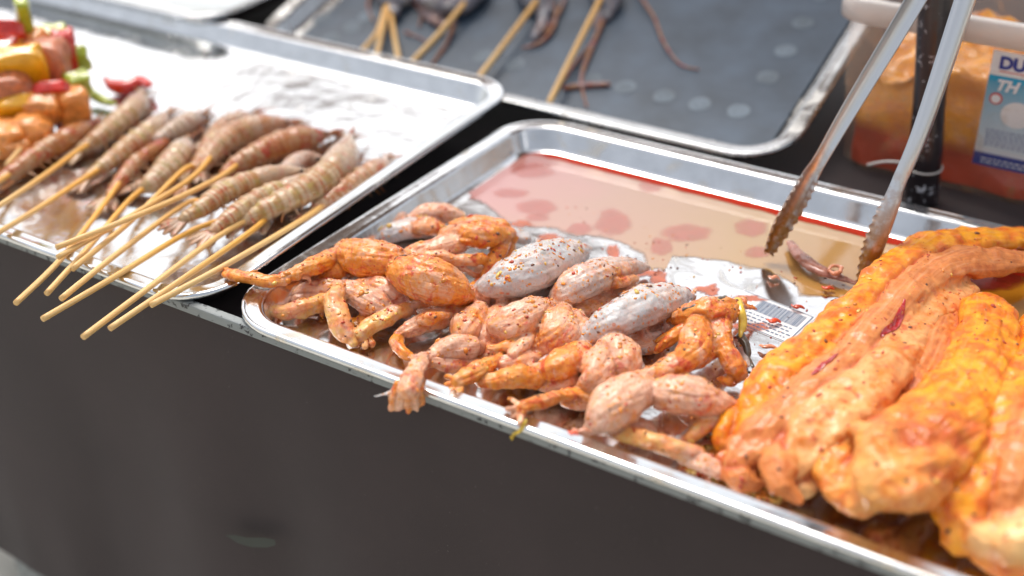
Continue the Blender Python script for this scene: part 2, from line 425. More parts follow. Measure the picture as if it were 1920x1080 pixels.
# dark mat with ring marks in the propped-up tray
W_, D_ = br-bl, .42
mat_o = empty("rubber_mat", bt.location, "dark blue-grey rubber mat with pale ring marks lining the propped-up tray", "mat")
Mx = Matrix.Translation(bt.location) @ Matrix.Rotation(BT, 4, 'X')
inner = rrect(.034, W_-.028, .030, D_-.03, .012)
V = [Mx @ Vector((x, y, z)) for z in (.0036, .0021) for x, y in inner]; N = len(inner)
Fc = [tuple(range(N)), tuple(range(N, 2*N))[::-1]]+[(k+N, (k+1) % N+N, (k+1) % N, k) for k in range(N)]
link("mat_sheet", mesh(V, Fc), M['pad'], mat_o, False)
MATP = Plane(Mx @ Vector((0, 0, .0040)), BT)
for (x, y) in [(1505, 43), (1473, 95), (1440, 145), (1385, 208), (1312, 195), (1245, 180), (1172, 163), (605, 35), (660, 50), (905, 105), (965, 120), (620, 72), (1110, 150), (690, 30), (1535, -10)]:
    c = MATP.at(x, y)[0]; ax = Vector((1, 0, 0)); ay = Vector((0, math.cos(BT), math.sin(BT)))
    V, Fc = [], []; n = 28; ph = random.uniform(0, 6)
    radii = (.0022, .0052, .0058, .0098)
    V.append(c); 
    for k in range(n): a = 2*math.pi*k/n; V.append(c+(ax*math.cos(a)+ay*math.sin(a))*.0045)
    Fc = [(0, 1+k, 1+(k+1) % n) for k in range(n)]
    b0 = len(V)
    for rr in (.0050, .0100):
        for k in range(n):
            a = 2*math.pi*k/n; j = 1+.08*noise.noise(Vector((math.cos(a)+ph, math.sin(a), rr*90)))
            V.append(c+(ax*math.cos(a)+ay*math.sin(a))*rr*j)
    Fc += [(b0+k, b0+(k+1) % n, b0+n+(k+1) % n, b0+n+k) for k in range(n)]
    link("ring_mark", mesh(V, Fc), M['pad_ring'], mat_o, False)

# ------------------------------------------------------------------ sauce pool
def pool_mat():
    t = NT("red_oil_sauce"); g = t.geo(); n = t.noise(14, 3, .5, g, .6); n2 = t.noise(60, 3, .5, g)
    sx = t.n("ShaderNodeSeparateXYZ"); t.set(sx.inputs[0], g)
    px_ = t.math('ADD', sx.outputs[0], t.math('MULTIPLY', n, .10))
    c = t.ramp(t.mr(px_, .05, .48), (0, (.52, .21, .20)), (.30, (.46, .25, .17)), (.6, (.44, .26, .10)), (1, (.48, .20, .015)))
    fl = t.mr(t.math('ADD', t.attr('film', 'Fac'), t.math('MULTIPLY', t.noise(130, 5, .65, g), .5)), .45, 1.05)
    t.P(Base_Color=c, Alpha=fl, Roughness=.06, IOR=1.6, Coat_Weight=.6, Coat_Roughness=.04, Normal=t.bump(n2, .05, .001)); return t.m
M['pool'] = pool_mat()
M['blob'] = simple("oil_blob", (.60, .25, .23), .12, 0, 0, 60, .12, IOR=1.6, Coat_Weight=.5, Coat_Roughness=.06)
M['smear'] = simple("sauce_smear", (.58, .13, .05), .2, 0, .4, 160, .5, Coat_Weight=.5, Alpha=.8)
PL = Plane((0, 0, .0035), 0)
edge = [(885, 366), (905, 372), (935, 395), (960, 412), (1000, 420), (1050, 425), (1085, 440), (1130, 437), (1175, 455), (1215, 470), (1222, 498), (1250, 500), (1262, 475), (1300, 478), (1350, 483), (1400, 492), (1440, 503), (1480, 520), (1510, 545), (1580, 556), (1640, 565), (1720, 600), (1800, 680), (1900, 760)]
fe = []
for a, b in zip(edge, edge[1:]):
    for k in range(5):
        t_ = k/5; p = PL.at(a[0]+(b[0]-a[0])*t_, a[1]+(b[1]-a[1])*t_)[0]
        p.y += .0015*noise.noise(p*160); p.x += .001*noise.noise(p*190+Vector((4, 0, 0))); fe.append(p)
xl, yb = .0212, .3800
arc = []
for k in range(9):
    a = R(180-90*k/8); arc.append(Vector((xl+.028+.028*math.cos(a), yb-.028+.028*math.sin(a), .0035)))
top = arc+[Vector((.30, yb, .0035)), Vector((.60, yb, .0035)), Vector((.80, yb, .0035)), Vector((.80, .20, .0035)), Vector((.62, .12, .0035))]
poly = [Vector((xl, fe[0].y, .0035))]+top+fe[::-1]
bm = bmesh.new(); f = bm.faces.new([bm.verts.new(v) for v in poly]); bmesh.ops.triangulate(bm, faces=[f])
ov = [bm.verts.new((p.x-.001, p.y-.0045-.012*max(0, noise.noise(p*50)+.25), .00345)) for p in fe]; iv = [bm.verts.new(p) for p in fe]
for k in range(len(fe)-1): bm.faces.new((iv[k], ov[k], ov[k+1], iv[k+1]))
bm.verts.index_update(); no_ = {v.index for v in ov}; nvv = len(bm.verts)
pme = from_bm(bm); pme.attributes.new("film", 'FLOAT', 'POINT').data.foreach_set('value', [0.0 if i in no_ else 1.0 for i in range(nvv)])
po = link("sauce_pool", pme, M['pool'], None, False)
tag(po, "shiny pool of red oily marinade lying in the back half of the front tray", "sauce", kind='stuff')
PB = Plane((0, 0, .0037), 0)
def disc(name, px, py, rx, ry, mat, parent, plane, wob=.12):
    "a thin film that fades out towards its own edge (attribute 'film')"
    n = 36; V = [plane.at(px, py)[0]]; al = [1.0]; Fc = []
    for ri, (k_, av) in enumerate(((.5, 1.0), (.8, .9), (1.0, .35), (1.12, 0.0))):
        for k in range(n):
            a = 2*math.pi*k/n; j = k_*(1+wob*(2*noise.noise(Vector((px+math.cos(a)*1.3, py+math.sin(a)*1.3, 1)))+noise.noise(Vector((px+math.cos(a)*4, py+math.sin(a)*4, 5)))))
            V.append(plane.at(px+rx*j*math.cos(a), py+ry*j*math.sin(a))[0]); al.append(av)
    Fc = [(0, 1+(k+1) % n, 1+k) for k in range(n)]
    for r_ in range(3): Fc += [(1+r_*n+k, 1+r_*n+(k+1) % n, 1+(r_+1)*n+(k+1) % n, 1+(r_+1)*n+k) for k in range(n)]
    me = mesh(V, Fc); me.attributes.new("film", 'FLOAT', 'POINT').data.foreach_set('value', al)
    return link(name, me, mat, parent, False)
def film(name, col, rough, amt):
    t = NT(name); g = t.geo(); n = t.noise(120, 5, .65, g)
    al = t.math('MULTIPLY', t.attr("film", 'Fac'), t.mr(n, .3, .6, amt*.7, amt), True)
    t.P(Base_Color=t.mix(t.mr(n, .35, .65), tuple(c*.8 for c in col), col), Roughness=rough, Alpha=al, Coat_Weight=.4, Coat_Roughness=.06); return t.m
M['blob'] = film("oil_blob", (.68, .20, .16), .12, .5)
M['wine_film'] = film('dark_oil', (.34, .02, .01), .3, .95)
M['smear'] = film("sauce_smear", (.60, .12, .03), .2, .95)
for (x, y, a, b) in [(1008, 388, 37, 15), (1150, 417, 34, 24), (1287, 437, 46, 17), (1240, 462, 22, 18), (1220, 347, 24, 13), (1407, 427, 30, 17), (1420, 473, 23, 11), (1000, 320, 40, 14), (958, 362, 34, 9), (1007, 408, 22, 7), (1087, 428, 25, 11)]:
    disc("oil_blob", x, y, a, b, M['blob'], po, PB)
PF = Plane((0, 0, .00335), 0); PF2 = Plane((0, 0, .0035), 0)
for i, (x, y, a, b) in enumerate([(1187, 497, 18, 9), (1030, 445, 24, 8), (1150, 475, 12, 18), (1330, 543, 23, 10), (1235, 520, 14, 16), (1405, 560, 28, 7), (1210, 512, 28, 7), (1412, 612, 36, 8), (980, 420, 20, 6)]):
    o = disc("sauce_smear", x, y, a, b, M['smear'], None, Plane((0, 0, .0036), 0), .28)
    w_ = ["beside the grey frog torso", "left of the pool's pink blobs behind the frogs", "under the edge of the pool, narrow", "round, behind the orange frog's shoulders", "dripping from the pool's front edge", "long thin, right behind the yellow strip", "between pool and frogs, wide", "pink, across the barcode label's left end", "small, at the pool's left tip"][i]
    tag(o, "red sauce smear on bare steel, "+w_, "sauce smear", "sauce smears on the tray floor")

for (x, y, a, b) in [(1850, 520, 80, 26), (1740, 470, 50, 14)]: disc('dark_oil', x, y, a, b, M['wine_film'], po, PB)
# red oil along back wall and corner, dark wall reflection painted into its colour
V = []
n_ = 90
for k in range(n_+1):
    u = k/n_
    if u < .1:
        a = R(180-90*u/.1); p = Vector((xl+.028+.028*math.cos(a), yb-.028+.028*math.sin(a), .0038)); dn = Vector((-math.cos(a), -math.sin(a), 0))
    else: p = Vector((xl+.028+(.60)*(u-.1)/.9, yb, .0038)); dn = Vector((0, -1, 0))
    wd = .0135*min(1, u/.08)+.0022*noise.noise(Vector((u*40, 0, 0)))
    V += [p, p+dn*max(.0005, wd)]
M['deep'] = simple("red_oil_dark_reflection", (.44, .028, .010), .6, 0, 0, 60, .1, Specular_IOR_Level=.04)
link("red_oil_reflection_edge", mesh(V, [(2*k, 2*k+1, 2*k+3, 2*k+2) for k in range(n_)]), M['deep'], po, False)

# barcode label stuck on tray
lab = empty("barcode_sticker", PF.at(1440, 610)[0], "white sticker with a barcode stuck to the front tray floor", "sticker")
M['paper'] = simple("sticker_paper", (.78, .78, .78), .45, 0, .1, 90, .05)
M['ink'] = simple("sticker_ink", (.10, .16, .26), .5)
A, B, C_, D4 = [PF2.at(*p)[0] for p in [(1395, 543), (1530, 595), (1478, 645), (1340, 590)]]
link("paper", mesh([A, D4, C_, B], [(0, 1, 2, 3)]), M['paper'], lab, False)
def quad_on(u0, u1, v0, v1, z):
    def q(u, v): p = A*(1-u)*(1-v)+B*u*(1-v)+C_*u*v+D4*(1-u)*v; return Vector((p.x, p.y, z))
    return [q(u0, v0), q(u0, v1), q(u1, v1), q(u1, v0)]
V, Fc = [], []
def addq(u0, u1, v0, v1):
    n = len(V); V.extend(quad_on(u0, u1, v0, v1, .0037)); Fc.append((n, n+1, n+2, n+3))
u = .30
while u < .92:
    d = random.choice((.006, .009, .014)); addq(u, u+d, .10, .48); u += d+random.choice((.008, .012))
link("barcode", mesh(V, Fc), M['ink'], lab, False)
V, Fc = [], []
for v in (.56, .66, .76, .86):
    u = .08
    while u < .9:
        d = random.uniform(.02, .06); addq(u, u+d, v, v+.03); u += d+.02
addq(.02, .98, .02, .035); addq(.02, .98, .965, .98); addq(.965, .98, .035, .965)
link("printed_lines", mesh(V, Fc), M['ink'], lab, False)

# ------------------------------------------------------------------ frogs
O_, OY, YE, GR, PK, GO, PO = (1, .1, 0), (.8, .7, 0), (.35, .75, .7), (.15, .1, 1), (.50, .15, .20), (.45, .2, .8), (.6, .3, .1)
FG = "skinned marinated frogs heaped in the front tray"
def toes(tint, x, y, dx, dy, n=4, spread=.8, L=26, r=5, dh=0.0, ang0=None):
    base = math.atan2(dy, dx); out = []
    for k in range(n):
        a = base+(k/(n-1)-.5)*spread; l = L*(1-.25*abs(k/(n-1)-.45))
        out.append((tint, .9, [(x, y, dh, r+2), (x+math.cos(a)*l*.5, y+math.sin(a)*l*.5, dh+.001, r), (x+math.cos(a+.1)*l, y+math.sin(a+.1)*l, dh, r*.9)]))
    return out
def frog(label, chains, **kw):
    rs = random.Random(len(label)*7+len(chains)); ext = []
    big = [c for c in chains if len(c[2]) > 2 and max(p[3] for p in c[2]) > 16]
    for k in range(int(len(big)*2.2)):
        c1, c2 = rs.choice(big), rs.choice(big); a, b = rs.choice(c1[2]), rs.choice(c2[2])
        if not 18 < math.hypot(a[0]-b[0], a[1]-b[1]) < 95 or c1 is c2 and k % 2: continue
        m_ = ((a[0]+b[0])/2+rs.uniform(-8, 8), (a[1]+b[1])/2+rs.uniform(-5, 9), max(0, (a[2]+b[2])/2-.001), rs.uniform(4, 9))
        ext.append((rs.choice((PK, O_, GR, c1[0])), .8, [(a[0], a[1], a[2], 7), m_, (b[0], b[1], b[2], 7)]))
    for k in range(int(len(big)*1.5)):        # loose ends of skin
        a = rs.choice(rs.choice(big)[2]); an = rs.uniform(0, 6.28); l = rs.uniform(14, 30)
        e_ = (a[0]+math.cos(an)*(a[3]*.9+l*.5), a[1]+math.sin(an)*(a[3]*.8+l*.4))
        ext.append((rs.choice((PK, O_, (.2, .1, .9))), .6, [(a[0]+math.cos(an)*a[3]*.6, a[1]+math.sin(an)*a[3]*.6, a[2]+.001, 9), (e_[0], e_[1], max(0, a[2]-.003), 5), (e_[0]+rs.uniform(-9, 9), e_[1]+rs.uniform(-4, 9), max(0, a[2]-.006), 2.6)]))
    chains = chains+ext; kw.setdefault('lump', .0011)
    o = flesh("skinned_frog", chains, M['frog'], voxel=.00095, **kw)
    return tag(o, label, "frog", FG)
frogs = []
# pale frog at the very back
frogs.append(frog("pale grey skinned frog lying flat behind the two orange thighs, nearest the left rim", [
    (GR, .7, [(705, 440, 0, 12), (735, 436, 0, 22), (770, 428, 0, 26), (800, 425, 0, 22)]),
    (PK, .8, [(770, 412, .004, 14), (800, 402, .004, 22), (835, 400, .004, 20), (862, 405, .004, 12)]),
    (O_, .8, [(775, 425, .008, 10), (800, 424, .01, 20), (825, 428, .008, 16)]),
    (PK, .9, [(700, 438, 0, 9), (720, 424, 0, 12), (750, 415, 0, 14)]),
]))
# big orange one
frogs.append(frog("bright orange frog with two fat thighs, one foot reaching over the left rim", [
    (O_, .85, [(640, 468, .008, 16), (665, 478, .01, 34), (700, 487, .012, 42), (735, 492, .012, 36), (762, 487, .012, 16)]),
    (O_, .9, [(738, 500, .016, 18), (765, 512, .018, 36), (805, 524, .018, 43), (845, 540, .014, 38), (876, 560, .010, 16)]),
    (OY, .85, [(643, 474, .012, 16), (600, 494, .016, 20), (560, 512, .020, 14), (527, 526, .021, 12)]),
    (O_, .8, [(655, 500, .004, 20), (625, 510, .004, 26), (590, 520, .004, 14)]),
    (O_, .8, [(530, 527, .021, 12), (495, 526, .022, 14), (455, 520, .022, 14), (428, 513, .021, 11)]),
    (O_, .8, [(430, 516, .021, 9), (424, 508, .022, 7)]),
    (PO, .85, [(878, 562, .006, 16), (858, 580, .004, 21), (826, 596, .004, 22), (790, 608, .004, 19), (755, 624, .003, 16)]),
    (O_, .85, [(755, 622, .003, 15), (744, 640, .003, 13), (752, 655, .003, 14), (768, 668, .002, 12)]),
    (O_, .9, [(838, 590, .018, 6), (810, 598, .018, 12), (792, 600, .014, 9)]),
    (PO, .8, [(765, 480, .012, 18), (800, 470, .014, 22), (840, 462, .014, 24), (870, 452, .014, 22)]),
    (O_, .9, [(770, 478, .018, 9), (820, 482, .018, 12), (865, 488, .016, 12), (906, 486, .014, 10)]),
    (O_, .75, [(845, 440, .014, 22), (880, 438, .018, 30), (915, 440, .018, 30), (948, 438, .014, 20)]),
    (O_, .8, [(855, 420, .016, 12), (900, 414, .018, 14), (940, 426, .016, 14), (960, 445, .012, 12)]),
    (O_, .8, [(945, 440, .014, 16), (935, 470, .012, 17), (918, 500, .008, 12), (900, 522, .004, 7)]),
    (O_, .8, [(955, 445, .010, 14), (952, 470, .006, 12), (938, 492, .004, 8)]),
    (GR, .8, [(960, 440, .004, 14), (984, 446, .004, 12)]),
    (O_, .8, [(858, 446, .026, 5), (872, 452, .028, 5), (890, 448, .028, 5), (898, 436, .028, 5)]),
], lump=.0008))
# yellow-legged frog under it
frogs.append(frog("pale frog with folded yellowish legs in the tray's near left corner", [
    (YE, .9, [(498, 580, 0, 13), (530, 584, .002, 16), (570, 576, .003, 19), (605, 566, .003, 18)]),
    (OY, .9, [(496, 572, .001, 8), (488, 568, .001, 6)]),
    (PK, .9, [(556, 552, 0, 14), (585, 545, 0, 20), (625, 545, 0, 22), (655, 548, 0, 18)]),
    (PK, .9, [(560, 562, 0, 12), (590, 560, 0, 14), (620, 560, 0, 12)]),
    (YE, .9, [(634, 542, .014, 17), (628, 565, .010, 22), (634, 595, .006, 22), (648, 625, .003, 17), (660, 645, .002, 9)]),
    (PK, .85, [(640, 540, .012, 15), (672, 552, .008, 25), (705, 572, .005, 27), (735, 588, .003, 16)]),
    (PK, .9, [(660, 538, .008, 14), (700, 540, .008, 24), (735, 552, .006, 25), (757, 572, .004, 14)]),
    (YE, .85, [(802, 566, .004, 11), (770, 577, .006, 14), (730, 592, .006, 18), (698, 608, .005, 17), (680, 622, .004, 15)]),
    (OY, .85, [(720, 596, .002, 12), (690, 601, .001, 11), (660, 603, 0, 8)]),
]+toes(OY, 684, 622, -.2, 1, 4, 1.7, 30, 5, .002)))
# grey torso
frogs.append(frog("silvery grey frog with bluish flank, one foot hanging down over the front rim", [
    (GR, .8, [(905, 540, .006, 18), (935, 530, .010, 36), (985, 512, .012, 46), (1035, 488, .012, 44), (1075, 473, .008, 28), (1096, 468, .004, 12)]),
    (GR, .7, [(930, 556, .002, 14), (975, 556, .002, 20), (1030, 536, .002, 20), (1070, 512, .002, 14)]),
    (PK, .9, [(880, 542, .008, 10), (900, 556, .008, 9), (912, 566, .007, 8)]),
    (PK, .9, [(884, 556, .006, 8), (898, 568, .005, 8)]),
    (PO, .9, [(905, 580, .002, 15), (890, 596, .003, 25), (872, 620, .003, 29), (862, 640, .003, 18)]),
    (PK, .9, [(945, 570, .002, 14), (932, 596, .002, 22), (918, 628, .002, 22), (905, 646, .002, 14)]),
    (PK, .9, [(900, 652, .004, 14), (872, 650, .006, 26), (838, 654, .007, 25), (812, 668, .008, 15), (790, 680, .014, 14)]),
    (PO, .9, [(895, 682, .002, 10), (860, 684, .004, 13), (825, 680, .007, 13), (800, 678, .012, 11)]),
    (PK, .85, [(796, 672, .012, 14), (782, 690, .019, 16), (772, 712, .021, 18), (764, 730, .020, 20)]),
    (O_, .9, [(745, 722, .020, 9), (738, 745, .014, 9), (735, 764, .008, 7)]),
    (PK, .9, [(755, 728, .022, 8), (750, 750, .014, 8), (748, 768, .007, 6)]),
    (O_, .9, [(764, 728, .022, 8), (765, 752, .014, 8), (766, 772, .006, 6)]),
    (PK, .9, [(774, 726, .022, 9), (780, 750, .013, 9), (782, 768, .006, 7)]),
    (O_, .9, [(782, 716, .021, 9), (790, 738, .014, 9), (789, 756, .009, 8)]),
    (GR, .7, [(748, 726, .018, 6), (725, 738, .018, 4), (703, 743, .018, 3)]),
    (PK, .9, [(1000, 570, .002, 10), (960, 568, .003, 12), (925, 572, .003, 10)]),
]))
# speckled one
frogs.append(frog("small speckled frog with plump folded thighs and a knot of orange feet", [
    (GO, .8, [(1040, 560, .006, 16), (1062, 545, .010, 32), (1100, 524, .012, 36), (1145, 508, .010, 30), (1185, 500, .006, 20), (1210, 502, .003, 10)]),
    (O_, .8, [(1112, 508, .018, 8), (1135, 520, .018, 14), (1160, 530, .014, 13), (1190, 522, .010, 10)]),
    (PK, .85, [(1030, 572, .010, 14), (1005, 585, .012, 30), (972, 602, .013, 36), (945, 612, .012, 30), (928, 606, .008, 12)]),
    (PK, .85, [(985, 625, .010, 12), (960, 628, .010, 22), (990, 618, .010, 26), (1018, 604, .010, 18)]),
    (PO, .85, [(1058, 580, .006, 14), (1050, 605, .008, 34), (1042, 632, .008, 36), (1018, 655, .006, 22)]),
    (PK, .85, [(1075, 590, .006, 14), (1078, 612, .007, 28), (1062, 640, .006, 26)]),
    (PO, .85, [(1005, 626, .014, 10), (985, 645, .014, 15), (965, 668, .012, 14), (960, 686, .009, 11)]),
    (OY, .85, [(985, 640, .015, 9), (955, 650, .015, 10), (920, 652, .014, 9)]),
    (OY, .85, [(935, 672, .010, 12), (905, 690, .012, 18), (878, 706, .014, 18), (860, 714, .016, 14)]),
    (PO, .85, [(1020, 660, .004, 14), (985, 676, .006, 20), (945, 684, .008, 16)]),
    (OY, .85, [(905, 716, .010, 13), (935, 712, .010, 18), (970, 706, .010, 24), (1000, 712, .008, 20)]),
    ((.7, .1, .3), .85, [(1000, 690, .008, 14), (1020, 700, .008, 22), (1030, 690, .008, 20)]),
    (PO, .45, [(900, 660, 0, 26), (950, 650, 0, 44), (1010, 655, 0, 48), (1060, 630, 0, 36)]),
    (PK, .6, [(1010, 560, 0, 16), (1045, 578, 0, 22), (1100, 580, 0, 26), (1140, 560, 0, 24), (1180, 540, 0, 20)]),
    (O_, .85, [(1130, 545, .004, 10), (1120, 575, .004, 9), (1110, 600, .003, 7)]),
]+toes(OY, 868, 712, -1, .75, 4, 1.5, 34, 6.5, .015)+toes(O_, 960, 684, -.3, 1, 3, 1.2, 24, 6, .009)))
# long grey one
frogs.append(frog("frog with long grey speckled torso and a bent orange leg reaching the front rim", [
    (GR, .8, [(1085, 655, .004, 14), (1108, 628, .010, 24), (1145, 605, .014, 36), (1195, 582, .014, 40), (1240, 562, .012, 38), (1272, 555, .008, 24), (1292, 556, .004, 10)]),
    (GO, .8, [(1180, 555, .010, 14), (1215, 548, .010, 20), (1255, 548, .008, 16)]),
    (GR, .7, [(1110, 625, .012, 14), (1080, 645, .012, 15), (1040, 668, .010, 15), (1010, 685, .008, 10)]),
    (O_, .85, [(1110, 650, .004, 14), (1075, 670, .007, 30), (1045, 690, .007, 34), (1020, 702, .006, 20)]),
    (PK, .85, [(1145, 640, .006, 18), (1158, 660, .008, 38), (1165, 685, .008, 36), (1148, 710, .006, 20)]),
    (PO, .85, [(1145, 650, .010, 14), (1130, 680, .010, 34), (1112, 712, .010, 28), (1090, 728, .008, 14)]),
    (OY, .85, [(1150, 735, .002, 12), (1120, 742, .004, 18), (1080, 740, .008, 15), (1045, 744, .012, 13), (1010, 754, .018, 14), (985, 762, .021, 15)]),
    (PO, .85, [(1110, 758, .003, 10), (1085, 756, .004, 12), (1060, 750, .007, 12)]),
    (GR, .6, [(1245, 600, .010, 8), (1225, 625, .008, 9), (1200, 645, .006, 8)]),
    (GO, .8, [(1200, 612, .012, 10), (1215, 628, .010, 10), (1240, 625, .008, 8)]),
    (PK, .5, [(1150, 640, 0, 30), (1200, 640, 0, 34), (1235, 615, 0, 28)]),
    (GO, .5, [(1090, 700, 0, 36), (1130, 690, 0, 40), (1180, 690, 0, 30)]),
    (PK, .7, [(1090, 700, .006, 12), (1060, 716, .006, 20), (1020, 724, .006, 14)]),
]+toes(PO, 985, 762, -1, .5, 4, 1.7, 36, 6.5, .020)))
# orange one with hands
frogs.append(frog("rightmost frog with ragged orange arms and two smooth pink thighs beside the pork", [
    (O_, .8, [(1262, 600, .012, 14), (1295, 590, .018, 26), (1330, 586, .020, 32), (1368, 580, .018, 24), (1388, 575, .014, 12)]),
    (O_, .8, [(1310, 600, .018, 22), (1305, 630, .020, 30), (1300, 660, .018, 30), (1270, 690, .014, 22)]),
    (O_, .8, [(1345, 600, .018, 22), (1352, 635, .018, 22), (1368, 670, .014, 19), (1385, 700, .008, 17)]),
    (O_, .8, [(1385, 690, .006, 16), (1372, 712, .004, 15), (1352, 712, .004, 10)]),
    (PO, .8, [(1330, 655, .014, 22), (1290, 675, .014, 26), (1245, 695, .014, 22), (1205, 712, .014, 18)]),
    (O_, .8, [(1290, 610, .018, 12), (1262, 632, .014, 12), (1240, 650, .010, 9), (1228, 662, .008, 5)]),
    (PO, .8, [(1300, 630, .020, 8), (1280, 652, .016, 8), (1262, 672, .012, 6)]),
    (OY, .8, [(1275, 615, .016, 8), (1252, 628, .012, 7), (1232, 640, .010, 5)]),
    (PK, .86, [(1215, 715, .014, 16), (1190, 732, .014, 38), (1158, 756, .013, 45), (1128, 782, .012, 38), (1106, 802, .012, 14)]),
    (PK, .86, [(1222, 738, .014, 18), (1250, 738, .014, 36), (1300, 745, .014, 38), (1345, 756, .010, 28), (1380, 765, .008, 12)]),
    (YE, .85, [(1108, 803, .010, 12), (1150, 812, .010, 13), (1200, 822, .010, 17), (1250, 836, .008, 20), (1300, 852, .004, 20)]),
    (PK, .85, [(1165, 800, .004, 10), (1190, 796, .005, 16), (1220, 804, .004, 12)]),
    (YE, .85, [(1292, 822, .006, 11), (1315, 802, .008, 16), (1342, 790, .008, 16), (1368, 786, .006, 10)]),
    (PK, .85, [(1300, 800, .004, 12), (1325, 785, .004, 18), (1350, 778, .004, 14)]),
    (PK, .85, [(1280, 855, .003, 14), (1315, 868, .003, 18), (1345, 880, .003, 16)]),
    ((.3, .2, 1), .6, [(1388, 640, .004, 14), (1398, 662, .003, 9), (1402, 685, .002, 5)]),
], lump=.0007))

# ------------------------------------------------------------------ pork pieces
SK, MT, FT = (.25, 1, .15), (.1, 0, 0), (.35, .35, 1)
PG = "marinated pork pieces at the right end of the front tray"
def pork(label, chains, **kw):
    o = flesh("marinated_pork", chains, M['pork'], voxel=.0013, smooth=8, groove=0, seam=.0030, rough=.0009, fib=.0003, crease=kw.pop('crease', .0003), lump=kw.pop('lump', .0026), **kw)
    return tag(o, label, "pork", PG)
porks = []
porks.append(pork("longest pork piece with yellow skin edge and brown band, next to the frogs", [
    (SK, .6, [(1400, 800, .006, 42), (1440, 725, .012, 46), (1500, 672, .016, 44), (1560, 625, .018, 44), (1620, 570, .018, 44), (1680, 510, .018, 46), (1750, 466, .018, 42), (1830, 450, .016, 34), (1925, 446, .014, 30)]),
    (MT, .6, [(1400, 850, .006, 44), (1450, 800, .014, 46), (1510, 745, .020, 46), (1580, 690, .022, 44), (1640, 620, .022, 44), (1700, 545, .022, 44), (1770, 500, .020, 42), (1850, 490, .020, 34), (1930, 490, .018, 32)]),
    ((.6, .35, .8), .6, [(1500, 850, .008, 58), (1540, 790, .014, 66), (1600, 740, .018, 62), (1660, 680, .020, 52), (1710, 620, .016, 42), (1760, 570, .014, 40), (1810, 545, .012, 26)]),
    (MT, .8, [(1370, 870, .002, 28), (1400, 895, .003, 26), (1425, 900, .003, 16)]),
    (SK, .8, [(1355, 830, .004, 22), (1375, 800, .006, 30), (1400, 760, .006, 30)]),
    (MT, .8, [(1505, 740, .020, 22), (1480, 800, .016, 28), (1458, 860, .014, 30), (1463, 905, .012, 26), (1500, 940, .010, 13)]),
    (FT, .8, [(1510, 900, .004, 30), (1530, 860, .008, 36)]),
]))
porks.append(pork("fat yellow-orange pork roll with pale marbling, its round end facing the front rim", [
    (SK, .62, [(1835, 565, .006, 26), (1850, 590, .012, 52), (1845, 650, .014, 60), (1822, 715, .016, 68), (1780, 780, .016, 82), (1720, 835, .016, 98)]),
    ((.45, .55, .75), .58, [(1720, 835, .016, 96), (1665, 875, .014, 104), (1625, 905, .010, 72)]),
    ((.5, .7, .5), .65, [(1600, 830, .010, 40), (1575, 880, .008, 52), (1590, 925, .006, 42), (1660, 930, .004, 34)]),
    ((.3, .7, .6), .8, [(1700, 920, .006, 44), (1740, 880, .008, 44)]),
    (MT, .8, [(1790, 572, .010, 18), (1768, 620, .016, 26), (1742, 680, .018, 28), (1710, 735, .016, 26), (1680, 775, .014, 18)]),
    (FT, .8, [(1800, 600, .008, 20), (1780, 670, .010, 24), (1740, 740, .012, 24), (1700, 790, .012, 18)]),
], lump=.0024, crease=.0011))
porks.append(pork("ragged pork piece with a flat brown cut face, cropped by the photo's lower right corner", [
    (SK, .6, [(1970, 640, .010, 50), (1935, 720, .014, 66), (1890, 790, .014, 74), (1845, 870, .012, 74), (1815, 950, .008, 62), (1795, 1010, .004, 34)]),
    (MT, .5, [(1960, 760, .026, 60), (1925, 840, .026, 66), (1900, 920, .020, 60)]),
    (FT, .8, [(1830, 1000, .006, 40), (1870, 1010, .008, 48), (1920, 1020, .008, 56), (1980, 1000, .008, 60)]),
    (SK, .8, [(1835, 1035, .002, 26), (1880, 1060, .002, 30), (1930, 1080, .002, 34)]),
], lump=.0030))
porks.append(pork("small smooth yellow pork piece showing only at the right edge of the photo", [
    (SK, .85, [(1950, 600, .006, 26), (1925, 640, .008, 34), (1935, 690, .006, 36), (1975, 700, .006, 40)]),
]))

# ------------------------------------------------------------------ shrimp skewers
M['eye'] = simple('eye', (.01, .008, .008), .15)
SG = "shrimp skewers laid across the left tray"
def stick(pts, parent, warm=.5, r=.0021, plane=None):
    "pts: (px, py, height above the tray floor)"
    pl = plane or LEFT
    P_ = [pl.at(x, y, h)[0] for x, y, h in pts]
    me_pts = [(p.x, p.y, p.z, r) for p in P_]
    S = catmull(me_pts, 8)
    V, Fc, fr = tube_verts(S, 1.0, 12, False, Vector((0, 0, 1)))
    me = mesh(V, Fc)
    L = fr[-1][5]; fib = []; ti = []
    for i, v in enumerate(V):
        f = fr[i//12]; a = 2*math.pi*(i % 12)/12
        fib += [f[5]+P_[0].x*3, math.cos(a)*.002+P_[0].x, math.sin(a)*.002]
        g = max(0, 1-f[5]/L*1.3)*warm*2; ti += [min(1, g), 0, 0, 1]
    me.attributes.new("fib", 'FLOAT_VECTOR', 'POINT').data.foreach_set('vector', fib)
    me.color_attributes.new("tint", 'FLOAT_COLOR', 'POINT').data.foreach_set('color', ti)
    return link("bamboo_stick", me, M['bamboo'], parent)
